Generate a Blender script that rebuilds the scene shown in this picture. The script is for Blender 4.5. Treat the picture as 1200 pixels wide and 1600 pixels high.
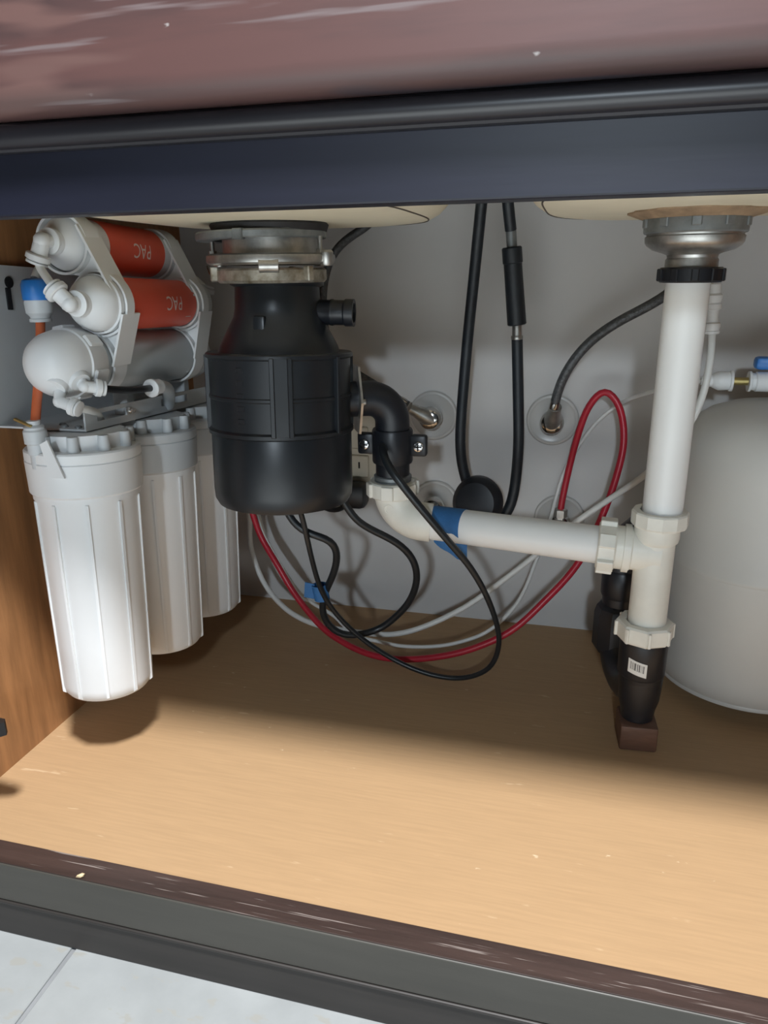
import bpy, bmesh, math, random
from mathutils import Vector as V, Matrix as M

random.seed(4)
for o in list(bpy.data.objects):
    bpy.data.objects.remove(o, do_unlink=True)
S = bpy.context.scene
COL = S.collection
PI = math.pi
R = math.radians

# ------------------------------------------------------------------ camera
cam = bpy.data.cameras.new('camera')
cam.sensor_fit = 'VERTICAL'
cam.sensor_height = 36.0
cam.lens = 36.0 * 1142.24 / 1600.0
cam.clip_start = 0.01
co = bpy.data.objects.new('camera', cam)
COL.objects.link(co)
yaw, pitch, roll = R(-14.62181), R(18.16092), R(-0.71201)
fw = V((math.sin(yaw) * math.cos(pitch), math.cos(yaw) * math.cos(pitch), -math.sin(pitch)))
rt = V((math.cos(yaw), -math.sin(yaw), 0))
up = rt.cross(fw)
r2 = math.cos(roll) * rt + math.sin(roll) * up
u2 = -math.sin(roll) * rt + math.cos(roll) * up
co.matrix_world = M(((r2.x, u2.x, -fw.x, 0), (r2.y, u2.y, -fw.y, 0), (r2.z, u2.z, -fw.z, 0.475), (0, 0, 0, 1)))
S.camera = co

# ------------------------------------------------------------------ light and exposure
S.view_settings.view_transform = 'Standard'
S.view_settings.look = 'None'
S.view_settings.gamma = 1.0
S.view_settings.use_curve_mapping = False
S.view_settings.exposure = 0.0
w = bpy.data.worlds.new('room_light')
S.world = w
w.use_nodes = True
bg = w.node_tree.nodes['Background']
bg.inputs[0].default_value = (0.80, 0.90, 1.0, 1)
bg.inputs[1].default_value = 0.04


def area(name, loc, target, size, power, color):
    l = bpy.data.lights.new(name, 'AREA')
    l.shape = 'DISK'
    l.size = size
    l.energy = power
    l.color = color
    o = bpy.data.objects.new(name, l)
    COL.objects.link(o)
    o.location = loc
    o.rotation_euler = (V(target) - V(loc)).to_track_quat('-Z', 'Y').to_euler()
    return o


area('ceiling_lamp', (0.15, -0.17, 1.80), (-0.1, 0.55, 0.0), 0.20, 66, (0.98, 0.985, 1.0))
area('window_light', (0.10, -2.0, 1.09), (-0.2, 0.95, 0.1), 0.14, 20, (0.78, 0.90, 1.0))

sp = bpy.data.lights.new('added_bounce_spot', 'SPOT')  # added spot, no known source; lights the tiles so they bounce light inside
sp.energy = 2600
sp.color = (0.95, 0.98, 1.0)
sp.spot_size = R(46)
sp.spot_blend = 0.6
sp.shadow_soft_size = 0.06
spo = bpy.data.objects.new('added_bounce_spot', sp)
COL.objects.link(spo)
spo.location = (-0.1, -1.0, 2.3)

# ------------------------------------------------------------------ materials


def mat(name, col, rough=0.5, metal=0.0, var=0.0, vscale=20.0, bump=0.0, bscale=60.0, stretch=None,
        col2=None, spec=0.5, trans=0.0, sss=0.0, spots=None):
    """Principled material: two tones mixed by noise, an optional fine bump and optional specks (colour, scale, amount)."""
    m = bpy.data.materials.new(name)
    m.use_nodes = True
    nt = m.node_tree
    b = nt.nodes['Principled BSDF']
    b.inputs['Roughness'].default_value = rough
    b.inputs['Metallic'].default_value = metal
    b.inputs['Specular IOR Level'].default_value = spec
    if trans:
        b.inputs['Transmission Weight'].default_value = trans
    tc = nt.nodes.new('ShaderNodeTexCoord')
    mp = nt.nodes.new('ShaderNodeMapping')
    nt.links.new(tc.outputs['Object'], mp.inputs['Vector'])
    if stretch:
        mp.inputs['Scale'].default_value = stretch
    c1 = (*col, 1)
    if col2 is None:
        col2 = tuple(max(0, c * (1 - var)) for c in col)
    n = nt.nodes.new('ShaderNodeTexNoise')
    n.inputs['Scale'].default_value = vscale
    n.inputs['Detail'].default_value = 6
    n.inputs['Roughness'].default_value = 0.6
    nt.links.new(mp.outputs[0], n.inputs['Vector'])
    rp = nt.nodes.new('ShaderNodeValToRGB')
    rp.color_ramp.elements[0].position = 0.35
    rp.color_ramp.elements[1].position = 0.65
    rp.color_ramp.elements[0].color = (*col2, 1)
    rp.color_ramp.elements[1].color = c1
    nt.links.new(n.outputs['Fac'], rp.inputs[0])
    out = rp.outputs[0]
    if spots:
        for sc, thr, scale, stre in spots:
            mp2 = nt.nodes.new('ShaderNodeMapping')
            mp2.inputs['Scale'].default_value = stre
            nt.links.new(tc.outputs['Object'], mp2.inputs['Vector'])
            n2 = nt.nodes.new('ShaderNodeTexNoise')
            n2.inputs['Scale'].default_value = scale
            n2.inputs['Detail'].default_value = 3
            nt.links.new(mp2.outputs[0], n2.inputs['Vector'])
            r3 = nt.nodes.new('ShaderNodeValToRGB')
            r3.color_ramp.elements[0].position = thr
            r3.color_ramp.elements[1].position = thr + 0.05
            nt.links.new(n2.outputs['Fac'], r3.inputs[0])
            mx = nt.nodes.new('ShaderNodeMix')
            mx.data_type = 'RGBA'
            nt.links.new(r3.outputs[0], mx.inputs['Factor'])
            nt.links.new(out, mx.inputs['A'])
            mx.inputs['B'].default_value = (*sc, 1)
            out = mx.outputs['Result']
    nt.links.new(out, b.inputs['Base Color'])
    if bump:
        n4 = nt.nodes.new('ShaderNodeTexNoise')
        n4.inputs['Scale'].default_value = bscale
        n4.inputs['Detail'].default_value = 4
        nt.links.new(mp.outputs[0], n4.inputs['Vector'])
        bp = nt.nodes.new('ShaderNodeBump')
        bp.inputs['Strength'].default_value = bump
        bp.inputs['Distance'].default_value = 0.002
        nt.links.new(n4.outputs['Fac'], bp.inputs['Height'])
        nt.links.new(bp.outputs[0], b.inputs['Normal'])
    return m


MT = {
    'tan': mat('tan_laminate', (0.455, 0.295, 0.160), 0.5, var=0.09, vscale=16, bump=0.05, bscale=60, stretch=(1, 22, 22), spec=0.25,
               spots=[((0.62, 0.48, 0.32), 0.75, 70, (1.0, 1.6, 1)), ((0.20, 0.13, 0.08), 0.80, 75, (1, 1, 1)), ((0.54, 0.38, 0.23), 0.71, 30, (0.8, 4, 1))]),
    'side': mat('brown_side_veneer', (0.43, 0.21, 0.088), 0.45, var=0.35, vscale=16, bump=0.1, bscale=50, stretch=(4, 5, 0.5)),
    'stain': mat('dark_stain_rail', (0.009, 0.010, 0.020), 0.44, spec=0.38, var=0.4, vscale=6, bump=0.05, bscale=30, stretch=(0.6, 6, 6),
                 spots=[((0.20, 0.17, 0.16), 0.76, 26, (0.5, 3, 3))]),
    'front': mat('worn_hazy_reddish_stain', (0.090, 0.043, 0.039), 0.46, col2=(0.036, 0.024, 0.025), vscale=6, bump=0.06, bscale=30, stretch=(0.45, 4, 4),  # real wear and scratches, plus reflected haze painted into the hazy patches
                 spots=[((0.14, 0.105, 0.105), 0.62, 22, (0.25, 3, 5)), ((0.34, 0.31, 0.30), 0.74, 75, (0.8, 2, 1.6)), ((0.034, 0.033, 0.042), 0.56, 7, (0.5, 2.5, 3)), ((0.115, 0.062, 0.055), 0.60, 10, (0.4, 2.5, 3))]),
    'bead': mat('dark_stain_bead', (0.020, 0.018, 0.022), 0.36, var=0.4, vscale=8, stretch=(0.6, 6, 6),
                spots=[((0.13, 0.11, 0.11), 0.70, 26, (0.5, 3, 3))]),
    'strip': mat('worn_dark_edge', (0.060, 0.036, 0.030), 0.45, var=0.4, vscale=12, stretch=(0.5, 8, 8), bump=0.1, bscale=60,
                 spots=[((0.24, 0.20, 0.18), 0.64, 90, (0.16, 6, 6)), ((0.50, 0.44, 0.40), 0.72, 120, (0.12, 5, 5))]),
    'lowrail': mat('grey_brown_stain', (0.070, 0.066, 0.056), 0.42, var=0.25, vscale=7, stretch=(0.5, 4, 4), bump=0.04, bscale=40,
                   spots=[((0.5, 0.46, 0.40), 0.79, 60, (1, 1, 1))]),
    'plinth': mat('dark_plinth_stain', (0.036, 0.031, 0.028), 0.5, var=0.35, vscale=9, stretch=(0.4, 6, 6)),
    'tile': mat('pale_floor_tile', (0.385, 0.405, 0.405), 0.34, var=0.14, vscale=14, spots=[((0.36, 0.36, 0.335), 0.62, 40, (1, 2, 1))]),
    'grout': mat('grey_grout', (0.30, 0.31, 0.32), 0.9, var=0.2),
    'wall': mat('grey_white_wall_paint', (0.61, 0.60, 0.59), 0.75, var=0.07, vscale=5, bump=0.12, bscale=26, spots=[((0.38, 0.37, 0.35), 0.75, 14, (1, 1, 1))]),
    'cream': mat('cream_sink_resin', (0.88, 0.81, 0.62), 0.5, var=0.12, vscale=8, bump=0.05, bscale=40),
    'seam': mat('sink_seam', (0.10, 0.08, 0.06), 0.7, var=0.3),
    'putty': mat('tan_plumbers_putty', (0.42, 0.29, 0.18), 0.8, var=0.4, vscale=60, bump=0.3, bscale=120),
    'darkputty': mat('dark_putty', (0.025, 0.024, 0.026), 0.7, var=0.4, vscale=60),
    'pvc': mat('white_pvc', (0.86, 0.86, 0.84), 0.34, var=0.04, vscale=12, spots=[((0.55, 0.53, 0.48), 0.75, 42, (1, 1, 1))]),
    'pvccream': mat('cream_pvc_fitting', (0.84, 0.82, 0.74), 0.40, var=0.10, vscale=26, spots=[((0.50, 0.43, 0.30), 0.76, 60, (1, 1, 1))]),
    'black': mat('black_plastic', (0.014, 0.017, 0.021), 0.34, var=0.25, vscale=30, bump=0.05, bscale=90, spots=[((0.35, 0.36, 0.37), 0.83, 90, (1, 1, 1))]),
    'abs': mat('black_abs', (0.012, 0.014, 0.019), 0.38, var=0.2, vscale=30),
    'gap': mat('dark_opening', (0.008, 0.008, 0.010), 0.8),
    'rubber': mat('black_rubber_hose', (0.013, 0.018, 0.024), 0.46, var=0.2, vscale=60, bump=0.15, bscale=260),
    'cord': mat('black_cord_sheath', (0.014, 0.018, 0.022), 0.36, var=0.2, vscale=50),
    'braid': mat('grey_braided_hose', (0.13, 0.135, 0.14), 0.42, metal=0.45, var=0.45, vscale=300, bump=0.5, bscale=420),
    'chrome': mat('chrome', (0.62, 0.60, 0.57), 0.16, metal=1.0, var=0.35, vscale=40),
    'steel': mat('dull_steel', (0.58, 0.57, 0.54), 0.36, metal=0.9, var=0.45, vscale=40, bump=0.12, bscale=70),
    'zinc': mat('zinc_grey_metal', (0.30, 0.325, 0.335), 0.42, metal=0.6, var=0.4, vscale=40, bump=0.1, bscale=80),
    'rust': mat('stained_steel', (0.66, 0.63, 0.55), 0.40, metal=0.75, col2=(0.24, 0.19, 0.12), vscale=55, bump=0.25, bscale=110),
    'screw': mat('bright_screw', (0.85, 0.85, 0.85), 0.2, metal=1.0, var=0.1),
    'filter': mat('white_filter_plastic', (0.74, 0.755, 0.760), 0.40, var=0.04, vscale=10),
    'filtergrey': mat('grey_white_plastic', (0.55, 0.575, 0.59), 0.42, var=0.06, vscale=10),
    'bracket': mat('white_painted_steel', (0.56, 0.58, 0.59), 0.42, var=0.06, vscale=14),
    'membrane': mat('light_grey_membrane_tube', (0.50, 0.53, 0.54), 0.42, var=0.06, vscale=10),
    'redlabel': mat('orange_red_label', (0.76, 0.100, 0.050), 0.42, var=0.10, vscale=12),
    'print': mat('pale_print', (0.80, 0.66, 0.60), 0.6),
    'orange': mat('orange_tube', (0.62, 0.15, 0.06), 0.38, var=0.10, vscale=40),
    'red': mat('red_tube', (0.47, 0.020, 0.040), 0.34, var=0.10, vscale=40),
    'whitetube': mat('white_tube', (0.74, 0.75, 0.73), 0.36, var=0.05, vscale=40),
    'blacktube': mat('black_tube', (0.015, 0.017, 0.020), 0.38, var=0.1),
    'blue': mat('blue_plastic', (0.02, 0.17, 0.52), 0.38, var=0.12, vscale=30),
    'tape': mat('blue_painters_tape', (0.035, 0.16, 0.40), 0.62, var=0.18, vscale=50, bump=0.2, bscale=300),
    'brass': mat('brass', (0.45, 0.36, 0.15), 0.35, metal=0.8, var=0.2),
    'tank': mat('off_white_tank_paint', (0.62, 0.605, 0.565), 0.42, var=0.05, vscale=8, spots=[((0.35, 0.32, 0.28), 0.80, 60, (1, 1, 1))]),
    'block': mat('brown_wood_block', (0.17, 0.085, 0.055), 0.55, var=0.4, vscale=14, stretch=(1, 4, 4), bump=0.2, bscale=70),
    'plate': mat('translucent_wall_flange', (0.50, 0.49, 0.47), 0.30, var=0.04, vscale=20),
    'outlet': mat('ivory_outlet', (0.58, 0.55, 0.46), 0.4, var=0.05),
    'chip': mat('pale_wood_chip', (0.78, 0.60, 0.36), 0.7, var=0.2, vscale=200),
    'hinge': mat('dark_hinge_metal', (0.03, 0.028, 0.028), 0.4, metal=0.5, var=0.2),
    'stone': mat('countertop_stone', (0.30, 0.28, 0.26), 0.4, var=0.3),
}


def barcode_material():
    m = bpy.data.materials.new('barcode_sticker')
    m.use_nodes = True
    nt = m.node_tree
    b = nt.nodes['Principled BSDF']
    b.inputs['Roughness'].default_value = 0.5
    uv = nt.nodes.new('ShaderNodeUVMap')
    sep = nt.nodes.new('ShaderNodeSeparateXYZ')
    nt.links.new(uv.outputs[0], sep.inputs[0])
    cmb = nt.nodes.new('ShaderNodeCombineXYZ')
    nt.links.new(sep.outputs[0], cmb.inputs[0])
    n = nt.nodes.new('ShaderNodeTexNoise')
    n.inputs['Scale'].default_value = 22
    n.inputs['Detail'].default_value = 2
    nt.links.new(cmb.outputs[0], n.inputs['Vector'])
    g = nt.nodes.new('ShaderNodeMath')
    g.operation = 'GREATER_THAN'
    g.inputs[1].default_value = 0.50
    nt.links.new(n.outputs['Fac'], g.inputs[0])

    def band(sock, lo, hi):
        a = nt.nodes.new('ShaderNodeMath')
        a.operation = 'GREATER_THAN'
        a.inputs[1].default_value = lo
        nt.links.new(sock, a.inputs[0])
        c = nt.nodes.new('ShaderNodeMath')
        c.operation = 'LESS_THAN'
        c.inputs[1].default_value = hi
        nt.links.new(sock, c.inputs[0])
        d = nt.nodes.new('ShaderNodeMath')
        d.operation = 'MULTIPLY'
        nt.links.new(a.outputs[0], d.inputs[0])
        nt.links.new(c.outputs[0], d.inputs[1])
        return d
    p = nt.nodes.new('ShaderNodeMath')
    p.operation = 'MULTIPLY'
    nt.links.new(band(sep.outputs[0], 0.10, 0.86).outputs[0], p.inputs[0])
    nt.links.new(band(sep.outputs[1], 0.30, 0.84).outputs[0], p.inputs[1])
    q = nt.nodes.new('ShaderNodeMath')
    q.operation = 'MULTIPLY'
    nt.links.new(p.outputs[0], q.inputs[0])
    nt.links.new(g.outputs[0], q.inputs[1])
    mx = nt.nodes.new('ShaderNodeMix')
    mx.data_type = 'RGBA'
    nt.links.new(q.outputs[0], mx.inputs['Factor'])
    mx.inputs['A'].default_value = (0.80, 0.79, 0.75, 1)
    mx.inputs['B'].default_value = (0.03, 0.03, 0.03, 1)
    nt.links.new(mx.outputs['Result'], b.inputs['Base Color'])
    return m


MT['barcode'] = barcode_material()

# ------------------------------------------------------------------ object helpers
WORLD = {}          # world offset of every empty / part, so meshes can be written in world coordinates


def thing(name, label, cat, loc=(0, 0, 0), group=None):
    o = bpy.data.objects.new(name, None)
    o.empty_display_size = 0.02
    COL.objects.link(o)
    o.location = loc
    o['label'] = label
    o['category'] = cat
    if group:
        o['group'] = group
    WORLD[o.name] = V(loc)
    return o


def obj(name, bm, m, parent=None, label=None, angle=35, smooth=True, origin=None):
    off = V((0, 0, 0)) if parent is None else WORLD[parent.name]
    me = bpy.data.meshes.new(name)
    bmesh.ops.recalc_face_normals(bm, faces=bm.faces)
    at = V(origin) if origin else off
    bm.transform(M.Translation(-at))
    bm.to_mesh(me)
    bm.free()
    if smooth:
        me.shade_smooth()
        me.set_sharp_from_angle(angle=R(angle))
    if isinstance(m, str):
        m = MT[m]
    me.materials.append(m)
    o = bpy.data.objects.new(name, me)
    COL.objects.link(o)
    if parent is not None:
        o.parent = parent
    o.location = at - off
    WORLD[o.name] = at
    if label:
        o['label'] = label
    return o


def tag(o, label, cat, group=None):
    o['label'] = label
    o['category'] = cat
    if group:
        o['group'] = group
    return o


def struct(o):
    o['kind'] = 'structure'
    return o


def B():
    return bmesh.new()


def frame(p, axis, upv=(0, 0, 1)):
    """Matrix at p whose local z points along axis."""
    z = V(axis).normalized()
    u = V(upv)
    if abs(z.dot(u.normalized())) > 0.98:
        u = V((0, 1, 0))
    x = u.cross(z).normalized()
    y = z.cross(x)
    m = M((x, y, z)).transposed().to_4x4()
    m.translation = V(p)
    return m


def box(bm, lo, hi, bev=0.0, mx=None, seg=2):
    lo, hi = V(lo), V(hi)
    g = bmesh.ops.create_cube(bm, size=1.0)
    vs = g['verts']
    d = hi - lo
    for v in vs:
        v.co = V(((v.co.x + 0.5) * d.x, (v.co.y + 0.5) * d.y, (v.co.z + 0.5) * d.z)) + lo
    if bev > 0:
        es = list({e for v in vs for e in v.link_edges})
        r = bmesh.ops.bevel(bm, geom=es, offset=bev, segments=seg, profile=0.5, affect='EDGES')
        vs = list({v for f in r['faces'] for v in f.verts} | {v for v in vs if v.is_valid})
    if mx is not None:
        for v in vs:
            v.co = mx @ v.co
    return vs


def lathe(bm, prof, mx=None, segs=40, a0=0.0, a1=2 * PI):
    """Revolve [(r, z), ...] about local z; r = 0 closes an end with a single point."""
    mx = mx or M.Identity(4)
    full = abs(a1 - a0) >= 2 * PI - 1e-6
    n = segs if full else segs + 1
    rings = []
    for r, z in prof:
        if r < 1e-7:
            rings.append([bm.verts.new(mx @ V((0, 0, z)))])
        else:
            rings.append([bm.verts.new(mx @ V((r * math.cos(a0 + (a1 - a0) * i / segs), r * math.sin(a0 + (a1 - a0) * i / segs), z))) for i in range(n)])
    for a, b in zip(rings, rings[1:]):
        m = segs
        for i in range(m):
            j = (i + 1) % n
            if len(a) == 1 and len(b) == 1:
                continue
            if len(a) == 1:
                bm.faces.new((a[0], b[i], b[j]))
            elif len(b) == 1:
                bm.faces.new((a[i], b[0], a[j]))
            else:
                bm.faces.new((a[i], b[i], b[j], a[j]))
    return rings


def solid(prof):
    """Close a profile at both ends on the axis."""
    return [(0, prof[0][1])] + list(prof) + [(0, prof[-1][1])]


def smooth_path(pts, step=0.006):
    P = [V(p) for p in pts]
    if len(P) == 2:
        return P
    Q = [P[0] * 2 - P[1]] + P + [P[-1] * 2 - P[-2]]
    out = []
    for i in range(1, len(Q) - 2):
        p0, p1, p2, p3 = Q[i - 1], Q[i], Q[i + 1], Q[i + 2]
        n = max(2, int((p2 - p1).length / step))
        for k in range(n):
            t = k / n
            out.append(0.5 * ((2 * p1) + (p2 - p0) * t + (2 * p0 - 5 * p1 + 4 * p2 - p3) * t * t + (3 * p1 - p0 - 3 * p2 + p3) * t ** 3))
    out.append(P[-1])
    return out


def relax(path, n):
    for _ in range(n):
        q = path[:]
        for i in range(1, len(path) - 1):
            q[i] = path[i] * 0.5 + (path[i - 1] + path[i + 1]) * 0.25
        path = q
    return path


def tube(bm, pts, r, segs=14, step=0.006, smooth=True, caps=True, flat=1.0, rlx=6):
    path = smooth_path(pts, step) if smooth else [V(p) for p in pts]
    if smooth and rlx:
        path = relax(path, rlx)
    t0 = (path[1] - path[0]).normalized()
    nrm = t0.orthogonal().normalized()
    rings = []
    for i, p in enumerate(path):
        t = (path[min(i + 1, len(path) - 1)] - path[max(i - 1, 0)]).normalized()
        nrm = (nrm - t * nrm.dot(t)).normalized()
        bn = t.cross(nrm)
        rr = r(i / (len(path) - 1)) if callable(r) else r
        rings.append([bm.verts.new(p + (nrm * math.cos(2 * PI * k / segs) + bn * math.sin(2 * PI * k / segs) * flat) * rr) for k in range(segs)])
    for a, b in zip(rings, rings[1:]):
        for k in range(segs):
            j = (k + 1) % segs
            bm.faces.new((a[k], b[k], b[j], a[j]))
    if caps:
        bm.faces.new(rings[0][::-1])
        bm.faces.new(rings[-1])
    return path


def prism(bm, poly, d0, d1, mx=None):
    """Extrude a 2-D polygon (local x, y) from z = d0 to z = d1."""
    mx = mx or M.Identity(4)
    a = [bm.verts.new(mx @ V((x, y, d0))) for x, y in poly]
    b = [bm.verts.new(mx @ V((x, y, d1))) for x, y in poly]
    n = len(poly)
    bm.faces.new(a[::-1])
    bm.faces.new(b)
    for i in range(n):
        bm.faces.new((a[i], a[(i + 1) % n], b[(i + 1) % n], b[i]))


def elbow_pts(p, d1, d2, rad, n=10):
    """Quarter-turn arc leaving p along d1 and ending along d2."""
    d1, d2 = V(d1).normalized(), V(d2).normalized()
    return [V(p) + d1 * rad * math.sin(a) + d2 * rad * (1 - math.cos(a)) for a in [PI / 2 * k / n for k in range(n + 1)]]


def nut(bm, mx, r, h, lugs=8, lug=0.003, lugw=0.010, bore=0.019):
    """Plastic slip nut along local z: ring with raised gripping lugs."""
    lathe(bm, [(bore, 0), (r - 0.0015, 0), (r, 0.0015), (r, h - 0.0015), (r - 0.0015, h), (bore, h), (bore, 0)], mx, 48)
    for k in range(lugs):
        a = 2 * PI * (k + 0.5) / lugs
        box(bm, (r - 0.003, -lugw / 2, 0.001), (r + lug, lugw / 2, h - 0.001), 0.0008, mx @ M.Rotation(a, 4, 'Z'), 1)


# ------------------------------------------------------------------ the setting
floor = struct(obj('floor', (lambda b: (box(b, (-2.2, -2.6, -0.10), (2.2, 1.0, -0.0825)), b)[1])(B()), 'grout', smooth=False))
TS, GAP = 0.45, 0.0045
tb = B()
box(tb, (GAP / 2, GAP / 2, -0.0095), (TS - GAP / 2, TS - GAP / 2, 0.0), 0.0008, None, 1)
tile0 = obj('tile', tb, 'tile', floor, smooth=False)
first = True
for i in range(-4, 5):
    for j in range(-6, 1):
        o = tile0 if first else tile0.copy()
        if not first:
            COL.objects.link(o)
            o.parent = floor
        o.location = (-0.3885 + i * TS, 0.30 + j * TS - 0.18 + 0.18, -0.080)
        first = False

struct(obj('wall_back', (lambda b: (box(b, (-1.2, 0.953, -0.10), (1.2, 1.03, 1.2)), b)[1])(B()), 'wall', smooth=False))

# base cabinet round the opening
cab = thing('sink_cabinet', 'dark-stained kitchen base cabinet with open front and tan floor panel under the sink', 'cabinet', (0, 0.40, -0.08))
b = B(); box(b, (-0.529, 0.4235, -0.016), (0.50, 0.953, 0.0), 0.0); obj('bottom_panel', b, 'tan', cab, 'tan wood-look floor panel', smooth=False)
for x0, x1 in ((-0.547, -0.529), (0.50, 0.518)):
    b = B(); box(b, (x0, 0.42, -0.08), (x1, 0.953, 0.70)); obj('side_panel', b, 'side', cab, 'brown veneered inner side', smooth=False)
for x0, x1 in ((-0.60, -0.522), (0.47, 0.56)):
    b = B(); box(b, (x0, 0.40, -0.08), (x1, 0.42, 0.70), 0.001); obj('stile', b, 'stain', cab, smooth=False)
b = B(); box(b, (-0.522, 0.40, 0.509), (0.47, 0.42, 0.70), 0.0012); obj('top_rail', b, 'stain', cab, 'dark blue-black face rail', smooth=False)
# moulding under the drawer front: bead with a groove each side
def xprism(bm, poly, x0, x1):
    mx = M(((0, 0, 1, 0), (1, 0, 0, 0), (0, 1, 0, 0), (0, 0, 0, 1)))
    prism(bm, poly, x0, x1, mx)
b = B()
poly = [(0.4005, 0.5425), (0.3965, 0.5430)]
for k in range(9):
    a = -PI / 2 + PI * k / 8
    poly.append((0.3955 - 0.0055 * math.cos(a), 0.5505 + 0.0062 * math.sin(a)))
poly += [(0.3965, 0.5580), (0.4005, 0.5590)]
xprism(b, poly, -0.60, 0.56); obj('bead_moulding', b, 'bead', cab)
b = B()
poly = [(0.3995, 0.5585), (0.3880, 0.5585), (0.3835, 0.5615), (0.3810, 0.5660), (0.3800, 0.5720), (0.3800, 0.70), (0.3995, 0.70)]
xprism(b, poly, -0.58, 0.54); obj('drawer_front', b, 'front', cab, 'worn reddish-brown drawer front')
b = B(); box(b, (-0.522, 0.4000, -0.040), (0.47, 0.4232, -0.0002), 0.0010); obj('bottom_rail', b, 'lowrail', cab, 'grey-brown lower face rail', smooth=False)
b = B(); box(b, (-0.522, 0.4012, -0.0002), (0.47, 0.4233, 0.0008), 0.0003, None, 1); obj('rail_edge', b, 'strip', cab, 'dark worn edge strip with pale scuffs', smooth=False)
b = B()
box(b, (-0.60, 0.4010, -0.0795), (0.56, 0.4200, -0.0405), 0.0008)
box(b, (-0.60, 0.3985, -0.0435), (0.56, 0.4100, -0.0405), 0.0012)
obj('plinth', b, 'plinth', cab, 'dark base plinth on the tiles', smooth=False)
struct(obj('countertop', (lambda b: (box(b, (-1.1, 0.37, 0.70), (1.1, 0.953, 0.735), 0.004), b)[1])(B()), 'stone', smooth=False))  # out of view; added to block overhead light above the sink

# ------------------------------------------------------------------ sink
sink = thing('kitchen_sink', 'cream double-bowl kitchen sink seen from below, under the dark rail', 'sink', (-0.10, 0.70, 0.70))


def bowl(cx, cy, hx, hy):
    bm = B()
    prof = [(0.16, 0.5205), (0.45, 0.5210), (0.70, 0.5225), (0.82, 0.5250), (0.845, 0.5262), (0.90, 0.5315), (0.95, 0.5410), (0.985, 0.5560), (1.0, 0.5750), (1.0, 0.6990)]
    inner = [(0.965, 0.6990), (0.955, 0.58), (0.90, 0.55), (0.80, 0.538), (0.16, 0.533)]
    rings = []
    n = 64
    for s, z in prof + inner:
        ring = []
        e = 3.6
        for i in range(n):
            a = 2 * PI * i / n
            c, sn = math.cos(a), math.sin(a)
            k = (abs(c) ** e + abs(sn) ** e) ** (-1 / e)
            ring.append(bm.verts.new((cx + hx * s * c * k, cy + hy * s * sn * k, z)))
        rings.append(ring)
    rings.append(rings[0])
    for a, c in zip(rings, rings[1:]):
        for i in range(n):
            bm.faces.new((a[i], a[(i + 1) % n], c[(i + 1) % n], c[i]))
    return bm


for cx, hx in ((-0.2925, 0.170), (0.0905, 0.150)):
    bo = obj('bowl', bowl(cx, 0.70, hx, 0.20), 'cream', sink, angle=60)
    b = B()
    e = 3.6
    pts = []
    for i in range(97):
        a = 2 * PI * i / 96
        c, sn = math.cos(a), math.sin(a)
        k = (abs(c) ** e + abs(sn) ** e) ** (-1 / e)
        pts.append((cx + hx * 0.835 * c * k, 0.70 + 0.20 * 0.835 * sn * k, 0.5256))
    tube(b, pts, 0.0008, 6, rlx=0, smooth=False, caps=False)
    obj('seam_line', b, 'seam', bo, 'thin dark seam')

# ------------------------------------------------------------------ basket strainer (right bowl)
SX, SY = 0.0905, 0.705
st = thing('basket_strainer', 'grey metal basket strainer under the right-hand sink bowl', 'sink strainer', (SX, SY, 0.485))
b = B()
ring = []
for i in range(60):
    a = 2 * PI * i / 60
    ring.append((a, 0.056 + 0.003 * math.sin(3 * a + 1) + 0.0015 * math.sin(11 * a)))
top = [b.verts.new((SX + r * math.cos(a), SY + r * math.sin(a), 0.5240)) for a, r in ring]
mid = [b.verts.new((SX + (r + 0.0005) * math.cos(a), SY + (r + 0.0005) * math.sin(a), 0.5195)) for a, r in ring]
low = [b.verts.new((SX + 0.043 * math.cos(a), SY + 0.043 * math.sin(a), 0.5145)) for a, r in ring]
for p, q in ((top, mid), (mid, low)):
    for i in range(60):
        b.faces.new((p[i], p[(i + 1) % 60], q[(i + 1) % 60], q[i]))
b.faces.new(low); b.faces.new(top[::-1])
obj('putty_ring', b, 'putty', st, 'lumpy tan putty ring', angle=50)
b = B()
lathe(b, solid([(0.0412, 0.5180), (0.0418, 0.5165), (0.0415, 0.5040), (0.0405, 0.5030)]), M.Translation((SX, SY, 0)), 48)
for k in range(10):
    a = 2 * PI * k / 10 + 0.2
    box(b, (0.0400, -0.004, 0.5075), (0.0432, 0.004, 0.5150), 0.0008, M.Translation((SX, SY, 0)) @ M.Rotation(a, 4, 'Z'), 1)
obj('lock_nut', b, 'zinc', st, 'grey lock nut with lugs')
b = B()
lathe(b, solid([(0.0385, 0.5075), (0.0390, 0.5030), (0.0386, 0.5015), (0.0400, 0.5005), (0.0396, 0.4960), (0.0380, 0.4935), (0.0330, 0.4900), (0.0235, 0.4872), (0.0208, 0.4858), (0.0203, 0.4835), (0.0215, 0.4820), (0.0215, 0.4760)]), M.Translation((SX, SY, 0)), 48)
obj('strainer_body', b, 'steel', st, 'shiny stepped metal cup')

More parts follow.
